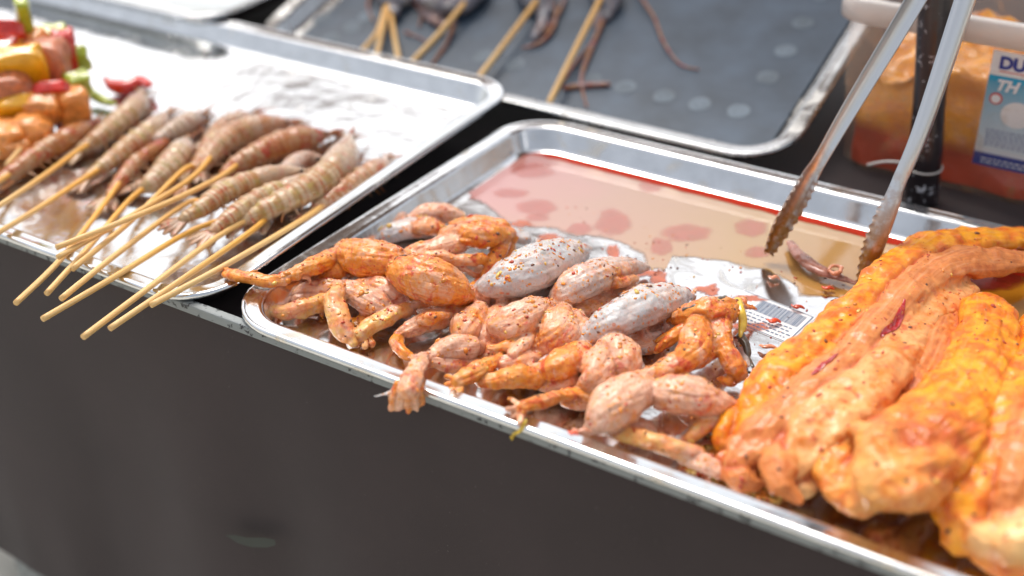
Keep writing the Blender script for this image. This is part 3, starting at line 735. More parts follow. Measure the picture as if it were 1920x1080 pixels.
def fin(parent, name, p0, d, width, L, mat, up=Vector((0, 0, 1))):
    side = d.cross(up).normalized(); V = []; n = 8
    for k in range(n+1):
        t = k/n; wd = width*math.sin(math.pi*(.12+.80*t))**.8
        c = p0+d*L*t+up*(.0006*math.sin(t*3))
        V += [c-side*wd, c+up*.0006, c+side*wd, c-up*.0006]
    Fc = []
    for k in range(n):
        for j in range(4):
            a, b = k*4+j, k*4+(j+1) % 4; Fc.append((a, b, b+4, a+4))
    Fc += [(0, 1, 2, 3)[::-1], tuple(n*4+j for j in range(4))]
    me = mesh(V, Fc)
    me.attributes.new("fib", 'FLOAT_VECTOR', 'POINT').data.foreach_set('vector', [x for i, v in enumerate(V) for x in (i*.0005, (i % 4)*.002, 0)])
    me.color_attributes.new("tint", 'FLOAT_COLOR', 'POINT').data.foreach_set('color', [x for v in V for x in (.55, .2, .5, 1)])
    return link(name, me, mat, parent)
def shrimp(label, body, stk, tint=(.15, .25, .25), warm=.5, lift=.0, headlen=.38, tail=True):
    "body: head -> tail in the photograph, (px, py, r_px); stk: stick (px,py,h) from shrimp outward"
    P0 = LEFT.at(body[0][0], body[0][1], .006)[0]
    t = empty("shrimp_skewer", P0, label, "skewer", SG)
    if stk:
        h0 = lift+.008
        # stick runs hidden inside the shrimp first
        stick([(body[-2][0], body[-2][1], h0)]+stk if abs(body[-2][0]-stk[0][0]) > 12 else stk, t, warm)
    wp = []
    for (x, y, r) in body:
        r *= 1.12
        q, s = LEFT.at(x, y, .008); q, s = LEFT.at(x, y, r*s*.9+lift); wp.append((q.x, q.y, q.z, r*s))
    S = catmull(wp, 22); n = len(S); out = []
    L = 0; seglen = [0]
    for i in range(1, n): L += (Vector(S[i][:3])-Vector(S[i-1][:3])).length; seglen.append(L)
    nseg = 6
    for i, s in enumerate(S):
        u = seglen[i]/L
        if u < headlen:
            k = (.78+.30*math.sin(min(1, u/headlen*1.25)*math.pi*.62))*(1-.16*max(0, (u/headlen-.86)/.14)); edge_ = 0
        else:
            v = (u-headlen)/(1-headlen)*nseg; fr_ = v-math.floor(v)
            k = (.93+.13*fr_**1.2 if fr_ < .94 else .99)*(1.06-.28*(u-headlen)/(1-headlen))
        out.append([s[0], s[1], s[2], s[3]*k])
    V, Fc, fr = tube_verts(out, .92, 18, True, LEFT.n)
    me = mesh(V, Fc); fib = []; ti = []
    for i, v in enumerate(V):
        f = fr[i//18]; u = min(1, f[5]/max(L, 1e-6)); a = 2*math.pi*(i % 18)/18
        fib += [f[5]*.8+P0.x*3, math.cos(a)*.006+P0.y, math.sin(a)*.006]
        vv = (u-headlen)/(1-headlen)*nseg if u > headlen else 0; fr_ = vv-math.floor(vv)
        band = 0
        dark_ = .9 if (u > headlen and fr_ > .88) else 0
        hd = 1 if u < headlen else 0
        low = max(0, -math.sin(a))
        ti += [min(1, tint[0]*.8+.18+low*.5+hd*.15+dark_*.75), tint[1]*.8+(.38 if (u > headlen and .25 < fr_ < .7 and math.sin(a) > .0) else 0), min(1, tint[2]+band+hd*.3)*(1-dark_), 1]
        n1 = noise.noise(v*260); me.vertices[i].co = v+(v-f[0]).normalized()*n1*.0007 if (v-f[0]).length > 1e-6 else v
    me.attributes.new("fib", 'FLOAT_VECTOR', 'POINT').data.foreach_set('vector', fib)
    me.color_attributes.new("tint", 'FLOAT_COLOR', 'POINT').data.foreach_set('color', ti)
    me.update()
    link("shrimp_body", me, M['shrimp'], t)
    # eyes
    for sg in (-1, 1):
        hb_ = (Vector(out[0][:3])-Vector(out[10][:3])).normalized(); ep = Vector(out[4][:3])+hb_.cross(LEFT.n).normalized()*sg*out[4][3]*.75+LEFT.n*out[4][3]*.55
        b_ = bmesh.new(); bmesh.ops.create_uvsphere(b_, u_segments=10, v_segments=8, radius=.0017)
        for v in b_.verts: v.co += ep
        link("eye", from_bm(b_), M['eye'], t)
    # tail fan
    e = Vector(out[-1][:3]); d = (e-Vector(out[-8][:3])).normalized(); r = out[-1][3]
    if tail:
        for a in (-.55, -.2, .2, .55):
            dd = (Matrix.Rotation(a, 3, 'Z') @ d).normalized()
            fin(t, "tail_fin", e-d*r*.4, dd, .0050, .023, M['shrimp'])
    # head horn, legs and feelers
    h = Vector(out[0][:3]); hd = (h-Vector(out[8][:3])).normalized()
    V, Fc = [], []
    def spike(p, d_, L_, r_, bend=0):
        q = [(p.x, p.y, p.z, r_), *[((p+d_*L_*k/3+Vector((0, 0, -bend*(k/3)**2))).x, (p+d_*L_*k/3).y, max(.006, (p+d_*L_*k/3+Vector((0, 0, -bend*(k/3)**2))).z), r_*(1-k*.25)) for k in (1, 2, 3)]]
        v, f, _ = tube_verts(catmull(q, 3), 1, 6, True); o_ = len(V); V.extend(v); Fc.extend([tuple(i+o_ for i in x) for x in f])
    for k in range(11):
        spike(h, (hd+Vector((random.uniform(-.5, .5), random.uniform(-.5, .5), random.uniform(-.1, .4)))).normalized(), random.uniform(.012, .030), .0015, .005)
    for k in range(22):
        i = int(n*(.10+.66*k/22)); p = Vector(out[i][:3]); tt = (Vector(out[min(i+3, n-1)][:3])-p).normalized(); sd_ = tt.cross(Vector((0, 0, 1))).normalized()*(1 if k % 2 else -1)
        spike(p+sd_*out[i][3]*.6-Vector((0, 0, out[i][3]*.4)), (sd_*.7+tt*random.uniform(-.8, .8)).normalized(), random.uniform(.006, .015), .0014, .003)
    ml = mesh(V, Fc)
    ml.attributes.new("fib", 'FLOAT_VECTOR', 'POINT').data.foreach_set('vector', [x for v in V for x in v])
    ml.color_attributes.new("tint", 'FLOAT_COLOR', 'POINT').data.foreach_set('color', [x for v in V for x in (.8, .2, .1, 1)])
    link("legs_and_feelers", ml, M['shrimp'], t)
    return t
RZ = .0235
shrimp("dark orange shrimp skewer under the kebab pile, cropped by the left edge of the photo", [(175, 232, 14), (130, 258, 20), (75, 288, 20), (30, 318, 17), (-5, 342, 12)], [(0, 338, .010), (-60, 370, .020), (-120, 400, .024)], (.8, .3, 0))
shrimp("shrimp skewer with its head against the loose red pepper piece", [(268, 178, 12), (250, 205, 20), (215, 236, 21), (180, 262, 19), (152, 280, 13)], [(142, 286, .012), (60, 345, .020), (-60, 425, .026)], (.2, .3, .2), .9)
shrimp("shrimp skewer second from left, long brown body, stick crossing the left rim below the first", [(312, 216, 10), (288, 240, 18), (245, 273, 20), (200, 308, 18), (165, 332, 12)], [(145, 343, .012), (70, 392, .020), (-30, 452, .027)], (.2, .45, .2), .9)
shrimp("thin reddish shrimp skewer between two fatter ones, stick hanging steeply over the front edge", [(318, 262, 8), (290, 280, 12), (255, 305, 14), (225, 340, 14), (205, 368, 10)], [(195, 383, .010), (115, 485, RZ), (30, 568, .032)], (.9, .1, 0), .9)
shrimp("pale plump shrimp skewer with a clear tail fan hooked over its stick", [(350, 265, 12), (335, 290, 22), (312, 318, 24), (280, 346, 20), (255, 352, 13)], [(240, 378, .010), (165, 465, RZ), (88, 550, .030)], (.05, .3, .35), .9)
shrimp("dusky shrimp skewer with an orange head touching the big grey one behind", [(430, 222, 12), (410, 250, 18), (390, 285, 19), (368, 318, 17), (350, 338, 10)], [(345, 318, .018), (247, 413, RZ+.002), (136, 504, .031)], (.4, .35, .1), .7)
shrimp("large brown shrimp skewer with the darkest ragged head at the back of the row", [(535, 232, 14), (500, 238, 22), (450, 250, 25), (405, 280, 22), (375, 318, 16)], [(360, 333, .020), (250, 402, .028), (109, 482, .036)], (.5, .3, .25), .7)
shrimp("shrimp skewer with a bright orange curl of legs, its stick on top of the others", [(612, 252, 10), (560, 262, 24), (505, 280, 25), (450, 305, 20), (420, 328, 13)], [(400, 339, .022), (280, 395, .034), (106, 464, .040)], (.75, .3, 0), .5)
shrimp("ridged pale shrimp skewer curling down to a brown cupped tail over its stick", [(570, 322, 8), (525, 325, 15), (465, 342, 20), (415, 365, 22), (382, 388, 20), (345, 410, 14)], [(353, 380, .010), (230, 468, RZ), (115, 560, .030)], (.1, .5, .2), .4, .012)
shrimp("ridged yellowish shrimp skewer, second from the tray's right rim, tail pointing at the camera", [(600, 325, 10), (560, 345, 16), (510, 362, 19), (465, 385, 20), (430, 408, 18), (400, 432, 12)], [(350, 437, .012), (210, 522, RZ), (80, 598, .029)], (.1, .45, .25), .8, .010)
shrimp("broad ridged shrimp skewer with bluish open head beside the right rim", [(655, 262, 14), (640, 300, 26), (600, 340, 27), (550, 368, 26), (500, 392, 23), (455, 414, 15)], [(407, 445, .014), (285, 535, RZ), (156, 632, .030)], (.05, .55, .3), .2, .006, .45)
shrimp("shrimp skewer with red-orange head, its stick nearest the frog tray", [(725, 300, 10), (700, 322, 20), (665, 345, 22), (625, 370, 20), (590, 392, 14)], [(568, 411, .010), (430, 493, RZ), (283, 572, .028)], (.5, .1, .35), .3)
shrimp("half hidden shrimp skewer lying under the broad ridged one, stick end showing beside it", [(600, 300, 12), (570, 300, 18), (540, 325, 18), (520, 380, 16), (495, 408, 12)], [(483, 424, .012), (350, 518, RZ+.001), (206, 616, .027)], (.3, .3, .5), .9, .0, .5)
shrimp("pinkish shrimp skewer squeezed behind the pale plump one, only its back showing", [(375, 218, 10), (352, 230, 18), (325, 245, 18), (295, 262, 14)], None, (.2, .1, .7), 0, .0)
shrimp("translucent grey shrimp skewer at the back of the row, head up between two brown heads", [(470, 216, 9), (440, 228, 16), (415, 240, 17), (395, 262, 12)], None, (.1, .2, .8), 0, .0)

# ------------------------------------------------------------------ kebab pile
def glossy(name, col, var=.2, rough=.18, bump=.25, bs=70):
    t = NT(name); g = t.geo(); n = t.noise(bs, 3, .5, g); n2 = t.noise(bs*4, 3, .5, g)
    t.P(Base_Color=t.mix(t.mr(n, .3, .7), tuple(c*(1-var) for c in col), tuple(min(1, c*(1+var)) for c in col)), Roughness=t.mr(n2, .3, .7, rough*.7, rough*1.8),
        Coat_Weight=.5, Coat_Roughness=.08, Subsurface_Weight=.08, Subsurface_Radius=(.004, .002, .001), Normal=t.bump(n, bump, .002)); return t.m
M['red'] = glossy("red_pepper", (.62, .025, .012)); M['yellow'] = glossy("yellow_pepper", (.86, .40, .01)); M['green'] = glossy("green_pepper", (.38, .44, .02)); M['orange'] = glossy("orange_meat", (.78, .27, .05), .3, .3, .7, 160); M['brown'] = glossy("brown_meat", (.56, .17, .07), .35, .3, .8, 190)
def chunk(parent, name, mat, px, py, h, rx, ry, rz, yaw=0, tilt=0, sq=.55, bend=0.0, plane=LEFT):
    q, s = plane.at(px, py, h)
    bm = bmesh.new(); bmesh.ops.create_icosphere(bm, subdivisions=4, radius=1)
    rot = Matrix.Rotation(yaw-YAW*0, 3, 'Z') @ Matrix.Rotation(tilt, 3, 'X')
    sd_ = random.uniform(0, 90)
    for v in bm.verts:
        c = v.co; c = Vector([math.copysign(abs(x)**sq, x) for x in c])
        c *= 1+.22*noise.noise(c*1.3+Vector((sd_, 0, 0)))
        c = Vector((c.x*rx*s, c.y*ry*s, c.z*rz*s))
        c.z += bend*(c.x**2+c.y**2)/(rx*s)
        c += c.normalized()*noise.noise(c*150+Vector((sd_, 0, 0)))*.0012
        v.co = q+rot @ c
    return link(name, from_bm(bm), mat, parent)
KG = "pepper and meat kebabs piled at the left tray's edge"
kebabs = [
 ("kebab with the big yellow pepper square, at the left edge of the pile", [
   ('meat_chunk', 'orange', 12, 262, .012, 34, 30, 26, .3, 0), ('pepper_chunk', 'yellow', 35, 215, .022, 30, 12, 34, .5, .6), ('meat_chunk', 'brown', 18, 172, .040, 34, 26, 30, .4, 0), ('pepper_chunk', 'yellow', 28, 128, .056, 40, 16, 32, .5, .3), ('pepper_chunk', 'red', 12, 62, .075, 28, 14, 30, .2, 1.0), ('pepper_chunk', 'green', 45, 32, .085, 10, 16, 32, .6, .2)]),
 ("kebab in the middle of the pile with brown meat between orange pieces", [
   ('meat_chunk', 'orange', 62, 250, .014, 26, 24, 26, .2, 0), ('meat_chunk', 'orange', 78, 205, .026, 28, 22, 24, .4, .2), ('pepper_chunk', 'red', 95, 175, .036, 26, 10, 20, .5, .6), ('meat_chunk', 'brown', 85, 118, .050, 34, 28, 34, .3, 0), ('meat_chunk', 'orange', 60, 85, .060, 26, 20, 22, .3, .3), ('pepper_chunk', 'yellow', 60, 165, .032, 14, 14, 26, .5, .3), ('meat_chunk', 'orange', 35, 275, .008, 26, 22, 20, .1, .2), ('meat_chunk', 'brown', 108, 148, .034, 22, 22, 22, .1, .2)]),
 ("kebab at the right of the pile with the long red pepper strip", [
   ('pepper_chunk', 'red', 112, 208, .020, 10, 10, 30, .8, .3), ('meat_chunk', 'orange', 138, 200, .022, 22, 22, 30, .6, 0), ('pepper_chunk', 'green', 145, 160, .034, 18, 12, 20, .8, .4), ('pepper_chunk', 'red', 122, 100, .050, 16, 14, 36, .5, .2), ('pepper_chunk', 'green', 142, 112, .042, 18, 12, 22, .6, .5), ('pepper_chunk', 'green', 96, 68, .060, 22, 14, 14, .5, .3)]),
]
for label, cs in kebabs:
    P0 = LEFT.at(cs[0][2], cs[0][3], 0)[0]
    k = empty("pepper_kebab", P0, label, "kebab", KG)
    for (nm, mt, x, y, h, rx, ry, rz, yw, tl) in cs:
        chunk(k, nm, M[mt], x, y, h, rx*1.32, ry*1.38, rz*1.3, yw+R(20), tl, .42 if nm[0] == 'p' else .58)
    a, b = cs[0], cs[-1]
    stick([(b[2], b[3], b[4]), ((a[2]+b[2])/2, (a[3]+b[3])/2, (a[4]+b[4])/2), (a[2], a[3], a[4]), (a[2]-50, a[3]+60, .012)], k, .8)
def loose(label, mt, pts, w1):
    q = [LEFT.at(x, y, h) for x, y, h, r in pts]
    S = catmull([(p.x, p.y, p.z, r[3]*s) for (p, s), r in zip(q, pts)], 8)
    V, Fc, _ = tube_verts(S, w1, 14, True, LEFT.n)
    o = link("pepper_piece", mesh(V, Fc), M[mt]); tag(o, label, "pepper", "loose pepper pieces beside the kebab pile")
loose("curved red pepper piece lying loose on the steel right of the kebab pile", 'red', [(197, 148, .014, 5), (212, 160, .008, 15), (238, 163, .007, 18), (262, 152, .010, 14), (278, 158, .012, 9)], .8)
loose("green pepper strip lying at the foot of the kebab pile beside the loose red piece", 'green', [(155, 158, .014, 9), (175, 178, .008, 11), (198, 190, .006, 10), (214, 194, .004, 5)], .7)

# ------------------------------------------------------------------ squid skewers behind
QG = "squid skewers on the propped-up tray"
def squid(label, sts, blobs, tents):
    P0 = MATP.at(*sts[-1][-1][:2])[0]
    t = empty("squid_skewer", P0, label, "skewer", QG)
    for st in sts: stick(st, t, .4, .0028, MATP)
    if blobs: flesh("squid_body", blobs, M['squid'], t, MATP, .0016, 2, .0012, .0008, lump=.002)
    for tp in tents:
        q = [MATP.at(x, y, h) for x, y, h, r in tp]
        V, Fc, _ = tube_verts(catmull([(p.x, p.y, p.z, r[3]*s) for (p, s), r in zip(q, tp)], 6), 1, 8, True, MATP.n)
        me = mesh(V, Fc)
        me.color_attributes.new("tint", 'FLOAT_COLOR', 'POINT').data.foreach_set('color', [x for v in V for x in (.9, .1, 0, 1)])
        me.attributes.new("fib", 'FLOAT_VECTOR', 'POINT').data.foreach_set('vector', [x for v in V for x in v])
        link("tentacle", me, M['squid'], t)
DK = (.1, 0, 1)
squid("squid skewer leftmost behind, three short stick ends splayed below a dark blob", [[(725, 5, .010), (708, 60, .008), (676, 98, .010)], [(728, 10, .012), (716, 60, .012), (706, 106, .014)], [(730, 10, .010), (738, 60, .008), (749, 120, .010)]],
      [(DK, .7, [(715, -30, 0, 18), (735, -5, 0, 26), (755, 0, 0, 18)]), (DK, .7, [(730, 5, .003, 12), (738, 22, .003, 12)])], [[(700, -20, .004, 4), (690, 10, .003, 3), (700, 40, .002, 2)], [(770, -5, .004, 4), (790, 25, .003, 3), (785, 50, .002, 2)]])
squid("squid skewer with a single thick stick over the darkest patch of squid", [[(900, -30, .016), (830, 55, .014), (765, 124, .012)]],
      [(DK, .6, [(790, -20, 0, 26), (830, 0, 0, 34), (870, 0, 0, 30), (900, -30, 0, 26)]), ((.6, .2, .4), .6, [(800, 20, 0, 14), (820, 40, 0, 12), (850, 42, 0, 8)])],
      [[(830, 60, .002, 3), (800, 90, .002, 3), (780, 118, .001, 2)], [(850, 50, .003, 4), (835, 85, .002, 4), (812, 118, .001, 3)], [(760, 60, .003, 3), (780, 68, .002, 2), (800, 78, .002, 2)]])
squid("squid skewer whose stick ends on the tray rim near the photo's top centre", [[(1030, -30, .016), (955, 70, .014), (888, 158, .012)]],
      [(DK, .65, [(990, -30, 0, 30), (1010, -5, 0, 30), (1020, 20, 0, 18)]), ((.3, 0, 1), .7, [(1025, 10, 0, 12), (1015, 45, 0, 12), (1000, 70, 0, 8)])],
      [[(1040, 0, .004, 4), (1040, 45, .004, 4), (1015, 78, .003, 4), (980, 90, .002, 2)], [(940, 90, .002, 3), (905, 130, .002, 3), (890, 150, .001, 2)], [(1060, -10, .004, 4), (1050, 20, .004, 4), (1022, 60, .003, 3)]])
squid("squid skewer rightmost behind, red tentacles trailing down to the rim", [[(1135, -20, .016), (1080, 90, .014), (1028, 196, .014)]],
      [(DK, .65, [(1120, -40, 0, 28), (1140, -10, 0, 28), (1135, 25, 0, 14)]), ((.7, .1, .3), .6, [(1130, 20, 0, 12), (1118, 50, 0, 8)])],
      [[(1130, 40, .004, 5), (1105, 100, .003, 5), (1090, 150, .002, 4), (1100, 200, .001, 2)], [(1190, -20, .006, 4), (1225, 30, .004, 3), (1245, 80, .003, 3), (1275, 120, .002, 2), (1310, 130, .001, 1.5)], [(1110, 80, .003, 3), (1070, 130, .002, 3), (1040, 180, .001, 2)], [(1060, 165, .002, 5), (1100, 160, .002, 6), (1140, 158, .002, 5)]])

# ------------------------------------------------------------------ plastic box with meat
pA, pB = TABLE.at(1600, 300)[0], TABLE.at(1920, 395)[0]
BY = .478
X0, X1 = .250, .64; ZT = .148; BD = .20
def plastic():
    t = NT("milky_plastic"); n = t.noise(60, 4, .6); 
    st = t.mr(t.noise(35, 4, .6, None, 1.0), .56, .70)
    t.P(Base_Color=t.mix(t.math('MULTIPLY', st, .6), (.90, .66, .46), (.88, .42, .08)), Roughness=.32, Alpha=t.mr(st, 0, 1, .08, .28), Specular_IOR_Level=.5); return t.m
M['plastic'] = plastic()
M['plastic_rim'] = simple("milky_plastic_rim", (.80, .74, .70), .3, Alpha=.8)
bx = empty("plastic_box", (X0, BY, 0), "translucent plastic box of marinated meat with a blue and white label, behind the tongs", "box")
def rbox_shell(z0, z1, g0, g1, r0, r1, thick=.0014):
    V, Fc = [], []; lv = [(z0, g0), (z0+.006, g0-.006*.7), (z0+(z1-z0)*.5, (g0+g1)/2-.003), (z1, g1)]
    N = 0
    rings = []
    for z, g in lv: rings.append([(x, y, z) for x, y in rrect(X0+g, X1-g, BY+g, BY+BD-g, .028, 8)])
    for z, g in lv[::-1]: rings.append([(x, y, z+(thick if z == z0 else 0)) for x, y in rrect(X0+g+thick, X1-g-thick, BY+g+thick, BY+BD-g-thick, .027, 8)])
    N = len(rings[0])
    for r_ in rings: V += r_
    for i in range(len(rings)-1):
        for k in range(N): Fc.append((i*N+k, i*N+(k+1) % N, (i+1)*N+(k+1) % N, (i+1)*N+k))
    Fc.append(tuple(range(N))[::-1]); n = len(rings)-1; Fc.append(tuple(n*N+k for k in range(N)))
    return mesh(V, Fc)
link("box_wall", rbox_shell(.001, ZT, .014, .0, 0, 0), M['plastic'], bx)
V, Fc = [], []; prof = [(.0005, ZT-.016), (-.005, ZT-.016), (-.0055, ZT+.001), (-.004, ZT+.0035), (.001, ZT+.0035), (.002, ZT)]
for g, z in prof: V += [(x, y, z) for x, y in rrect(X0+g, X1-g, BY+g, BY+BD-g, .03, 8)]
N = len(V)//len(prof)
for i in range(len(prof)):
    j = (i+1) % len(prof)
    for k in range(N): Fc.append((i*N+k, i*N+(k+1) % N, j*N+(k+1) % N, j*N+k))
link("box_rim", mesh(V, Fc), M['plastic_rim'], bx)
# label on the front of the box
M['lab_white'] = simple("label_white", (.80, .82, .84), .4); M['lab_navy'] = simple("label_navy", (.02, .05, .30), .4); M['lab_red'] = simple("label_red", (.6, .06, .05), .4)
def cyan():
    t = NT("label_cyan"); tc = t.n("ShaderNodeTexCoord"); s = t.n("ShaderNodeSeparateXYZ"); t.set(s.inputs[0], tc.outputs['Object'])
    t.P(Base_Color=t.mix(t.mr(s.outputs[2], .050, .105), (.72, .80, .84), (.01, .36, .60)), Roughness=.4); return t.m
M['lab_cyan'] = cyan()
LX0, LX1 = .372, .470
def faceY(z): return BY+.014*max(0, 1-z/ZT)*.93-.0012
def lquad(x0, x1, z0, z1, lift=0.0, sk=0.0):
    return [Vector((x0, faceY(z0)-lift, z0)), Vector((x1, faceY(z0)-lift, z0)), Vector((x1, faceY(z1)-lift, z1)), Vector((x0, faceY(z1)-lift, z1))]
lab2 = link("label", mesh(lquad(LX0, LX1, .030, .128), [(0, 1, 2, 3)]), M['lab_white'], bx, False)
def lpart(name, quads, mat):
    V = []; Fc = []
    for q_ in quads: n = len(V); V += q_; Fc.append((n, n+1, n+2, n+3))
    return link(name, mesh(V, Fc), mat, lab2, False)
lpart("blue_panel", [lquad(LX0, LX1, .046, .108, .0003)], M['lab_cyan'])
lpart("navy_bar", [lquad(LX0, LX1, .030, .0415, .0003)], M['lab_navy'])
lpart("red_line", [lquad(LX0+.007, LX1-.005, .1115, .1122, .0003)], M['lab_red'])
V = []
for z in [.036, .033]:
    x = LX0+.006
    while x < LX1-.004: d = random.uniform(.002, .005); V.append(lquad(x, x+d, z, z+.0012, .0006)); x += d+.0012
lpart("small_print", V, M['lab_white'])
V = []
for k in range(7):
    z = .062-.0022*k; x = LX0+.006
    while x < LX1-.006: d = random.uniform(.0015, .004); V.append(lquad(x, x+d, z, z+.0007, .0006)); x += d+.0012
lpart("printed_table", V, M['lab_navy'])
def ldisc(name, x, z, rx, rz, mat, lift=.0007):
    n = 24; V = [Vector((x+rx*math.cos(2*math.pi*k/n), faceY(z)-lift-.002*0, z+rz*math.sin(2*math.pi*k/n))) for k in range(n)]
    for v in V: v.y = faceY(v.z)-lift
    return link(name, mesh(V, [tuple(range(n))]), mat, lab2, False)
ldisc("round_badge", LX0+.0085, .089, .005, .005, M['lab_red']); ldisc("badge_centre", LX0+.0085, .089, .0036, .0036, M['lab_white'], .001)
ldisc("picture_patch", LX0+.026, .078, .012, .011, M['lab_white'])
def letters(txt, x, z, size, mat, shear=0, bold=.0):
    cu = bpy.data.curves.new("t", 'FONT'); cu.body = txt; cu.size = size; cu.shear = shear; cu.offset = bold; cu.extrude = .0001
    o = bpy.data.objects.new("t", cu); COL.objects.link(o); dg = bpy.context.evaluated_depsgraph_get(); dg.update()
    me = bpy.data.meshes.new_from_object(o.evaluated_get(dg)); bpy.data.objects.remove(o)
    sl = .014*.93/ZT
    for v in me.vertices:
        zz = z+v.co.y; v.co = Vector((x+v.co.x, faceY(zz)-.0009-v.co.z, zz))
    me.materials.clear(); return link("lettering", me, mat, lab2, False)
letters("DU", LX0+.006, .1145, .0135, M['lab_navy'], 0, .0006)
letters("TH", LX0+.006, .0965, .0125, M['lab_white'], .25, .0005)
# meat mass in the box
bm = bmesh.new()
V = []; nx, ny = 90, 48
mm = []
for j in range(ny+1):
    for i in range(nx+1):
        x = X0+.020+(X1-X0-.04)*i/nx; y = BY+.0235+(BD-.041)*j/ny
        z = .098+.022*noise.noise(Vector((x*22, y*22, 0)))+.008*noise.noise(Vector((x*70, y*70, 2)))-.03*math.exp(-((x-X0)/.05)**2)*.5
        V.append(Vector((x, y, z)))
Fc = [(j*(nx+1)+i, j*(nx+1)+i+1, (j+1)*(nx+1)+i+1, (j+1)*(nx+1)+i) for j in range(ny) for i in range(nx)]
# front, back and side walls of the mass
def wallstrip(idx):
    n0 = len(V); H = 14
    for r_ in range(1, H+1):
        for ii in idx:
            p = V[ii]; k = r_/H; q_ = Vector((p.x, p.y, p.z*(1-k)+.003*k))
            q_ += Vector((0, 1, 0))*.010*noise.noise(Vector((q_.x*45, q_.y*45, q_.z*45))) if abs(p.y-(BY+.0235)) < 1e-4 else Vector((0, 0, 0))
            V.append(q_)
    m_ = len(idx); prev = idx
    for r_ in range(H):
        cur = [n0+r_*m_+k for k in range(m_)]
        for k in range(m_-1): Fc.append((prev[k], cur[k], cur[k+1], prev[k+1]))
        prev = cur
wallstrip([i for i in range(nx+1)]); wallstrip([ny*(nx+1)+i for i in range(nx, -1, -1)]); wallstrip([j*(nx+1) for j in range(ny, -1, -1)]); wallstrip([j*(nx+1)+nx for j in range(ny+1)])
def massmat():
    t = NT("marinated_chunks"); g = t.geo(); s = t.n("ShaderNodeSeparateXYZ"); t.set(s.inputs[0], g)
    v = t.voro(38, t.mix(.06, g, t.n("ShaderNodeTexNoise", Scale=40.).outputs[1])); 
    c = t.ramp(t.noise(24, 6, .68, g, 1.2), (.36, (.62, .22, .10)), (.42, (.88, .28, .01)), (.56, (.95, .40, .01)), (.70, (.80, .42, .24)))
    c = t.mix(t.mr(v.outputs[0], .25, .6), c, t.mix(.5, c, (.60, .25, .10)))
    lvl = t.math('ADD', s.outputs[2], t.math('MULTIPLY', t.noise(18, 3, .5, g), .030))
    c = t.mix(t.mr(lvl, .044, .060), (.55, .04, .006), c)
    t.P(Base_Color=c, Roughness=.25, Coat_Weight=.4, Normal=t.bump(t.noise(60, 4, .6, g), .8, .004)); return t.m
o = link("marinated_meat", mesh(V, Fc), massmat()); tag(o, "orange marinated meat pieces in red juice filling the plastic box", "meat", kind='stuff')

# ------------------------------------------------------------------ pole
def polemat():
    t = NT("black_wrapped_pole"); g = t.geo(); s = t.n("ShaderNodeSeparateXYZ"); t.set(s.inputs[0], g)
    n = t.noise(140, 4, .65, g); keep = t.mr(t.noise(22, 2, .5, g), .50, .60)
    f = t.math('MULTIPLY', t.mr(n, .60, .66), keep)
    t.P(Base_Color=t.mix(f, (.020, .015, .018), (.62, .62, .66)), Roughness=t.mr(f, 0, 1, .28, .6), Coat_Weight=.3, Normal=t.bump(t.noise(90, 3, .5, g), .4, .002)); return t.m
M['pole'] = polemat()
pb = TABLE.at(1728, 378)[0]; py_ = pb.y
pt = onY(1757, 0, py_)
pole = empty("pole", pb, "black shiny pole with white flecks standing between the front tray and the plastic box", "pole")
dirp = (pt-pb); 
r0 = 30*.98/F
S = [(pb+dirp*k) for k in (0, .25, .5, .75, 1.0, 1.6, 2.6, 4.2)]
tube("pole_shaft", [(p.x, p.y, p.z, r0*(1+.04*math.sin(i*2.1))) for i, p in enumerate(S)], M['pole'], pole, 1, 28, 8, False)
M['tie'] = simple("white_tie", (.62, .58, .54), .4)
tc = onY(1733, 311, py_); V = []
pts = []
for k in range(25):
    a = 2*math.pi*k/24; pts.append((tc.x+(r0+.001)*math.cos(a), tc.y+(r0+.001)*math.sin(a), tc.z+.0012*math.sin(a), .0008))
tube("tie_loop", pts, M['tie'], pole, 1, 8, 2, False)
tl = [onY(x, y, py_-r0-.003) for x, y in ((1702, 306), (1672, 303), (1650, 304), (1628, 309))]
tube("tie_tail", [(p.x, p.y, p.z, .0011) for p in tl], M['tie'], pole, 1, 8, 4)

# ------------------------------------------------------------------ tongs
def tongarm(pts, w, name, parent, flip, teeth_from):
    "a U-shaped pressed arm: pts = world centres, w = half widths; the last part carries the toothed claw"
    S = catmull([(p.x, p.y, p.z, ww) for p, ww in zip(pts, w)], 14)
    n = len(S); V, Fc = [], []
    K = 7; th = .0009
    tot = n
    for i, s in enumerate(S):
        p = Vector(s[:3]); t_ = (Vector(S[min(i+1, n-1)][:3])-Vector(S[max(i-1, 0)][:3])).normalized()
        view = (CAM-p).normalized()
        ax = hinge_side*.60+view*.75+Vector((0, 0, .15)); ax = (ax - t_*ax.dot(t_)).normalized()     # direction across the tongs' opening
        wd = t_.cross(ax).normalized()                                # width direction of the arm
        u = i/(n-1)
        for side in (0, 1):
            for k in range(K):
                a = (k/(K-1)-.5)*math.pi*.92
                rr = s[3]-(th if side else 0)
                depth_ = .75
                q_ = p + wd*math.sin(a)*rr - ax*flip*(math.cos(a)*rr*depth_)
                if u > teeth_from and k in (0, K-1):
                    ph = (i % 4)/4.0
                    q_ += ax*flip*(.0034*abs(ph*2-1))
                V.append(q_)
    R2 = 2*K
    for i in range(n-1):
        for side in (0, 1):
            for k in range(K-1):
                a = i*R2+side*K+k; b = a+1; c = b+R2; d = a+R2
                Fc.append((a, b, c, d) if side == 0 else (d, c, b, a))
        for k in (0, K-1):
            a = i*R2+k; b = i*R2+K+k; Fc.append((a, b, b+R2, a+R2))
    for i in (0, n-1):
        for k in range(K-1): Fc.append((i*R2+k, i*R2+k+1, i*R2+K+k+1, i*R2+K+k))
    return V, Fc, n, R2
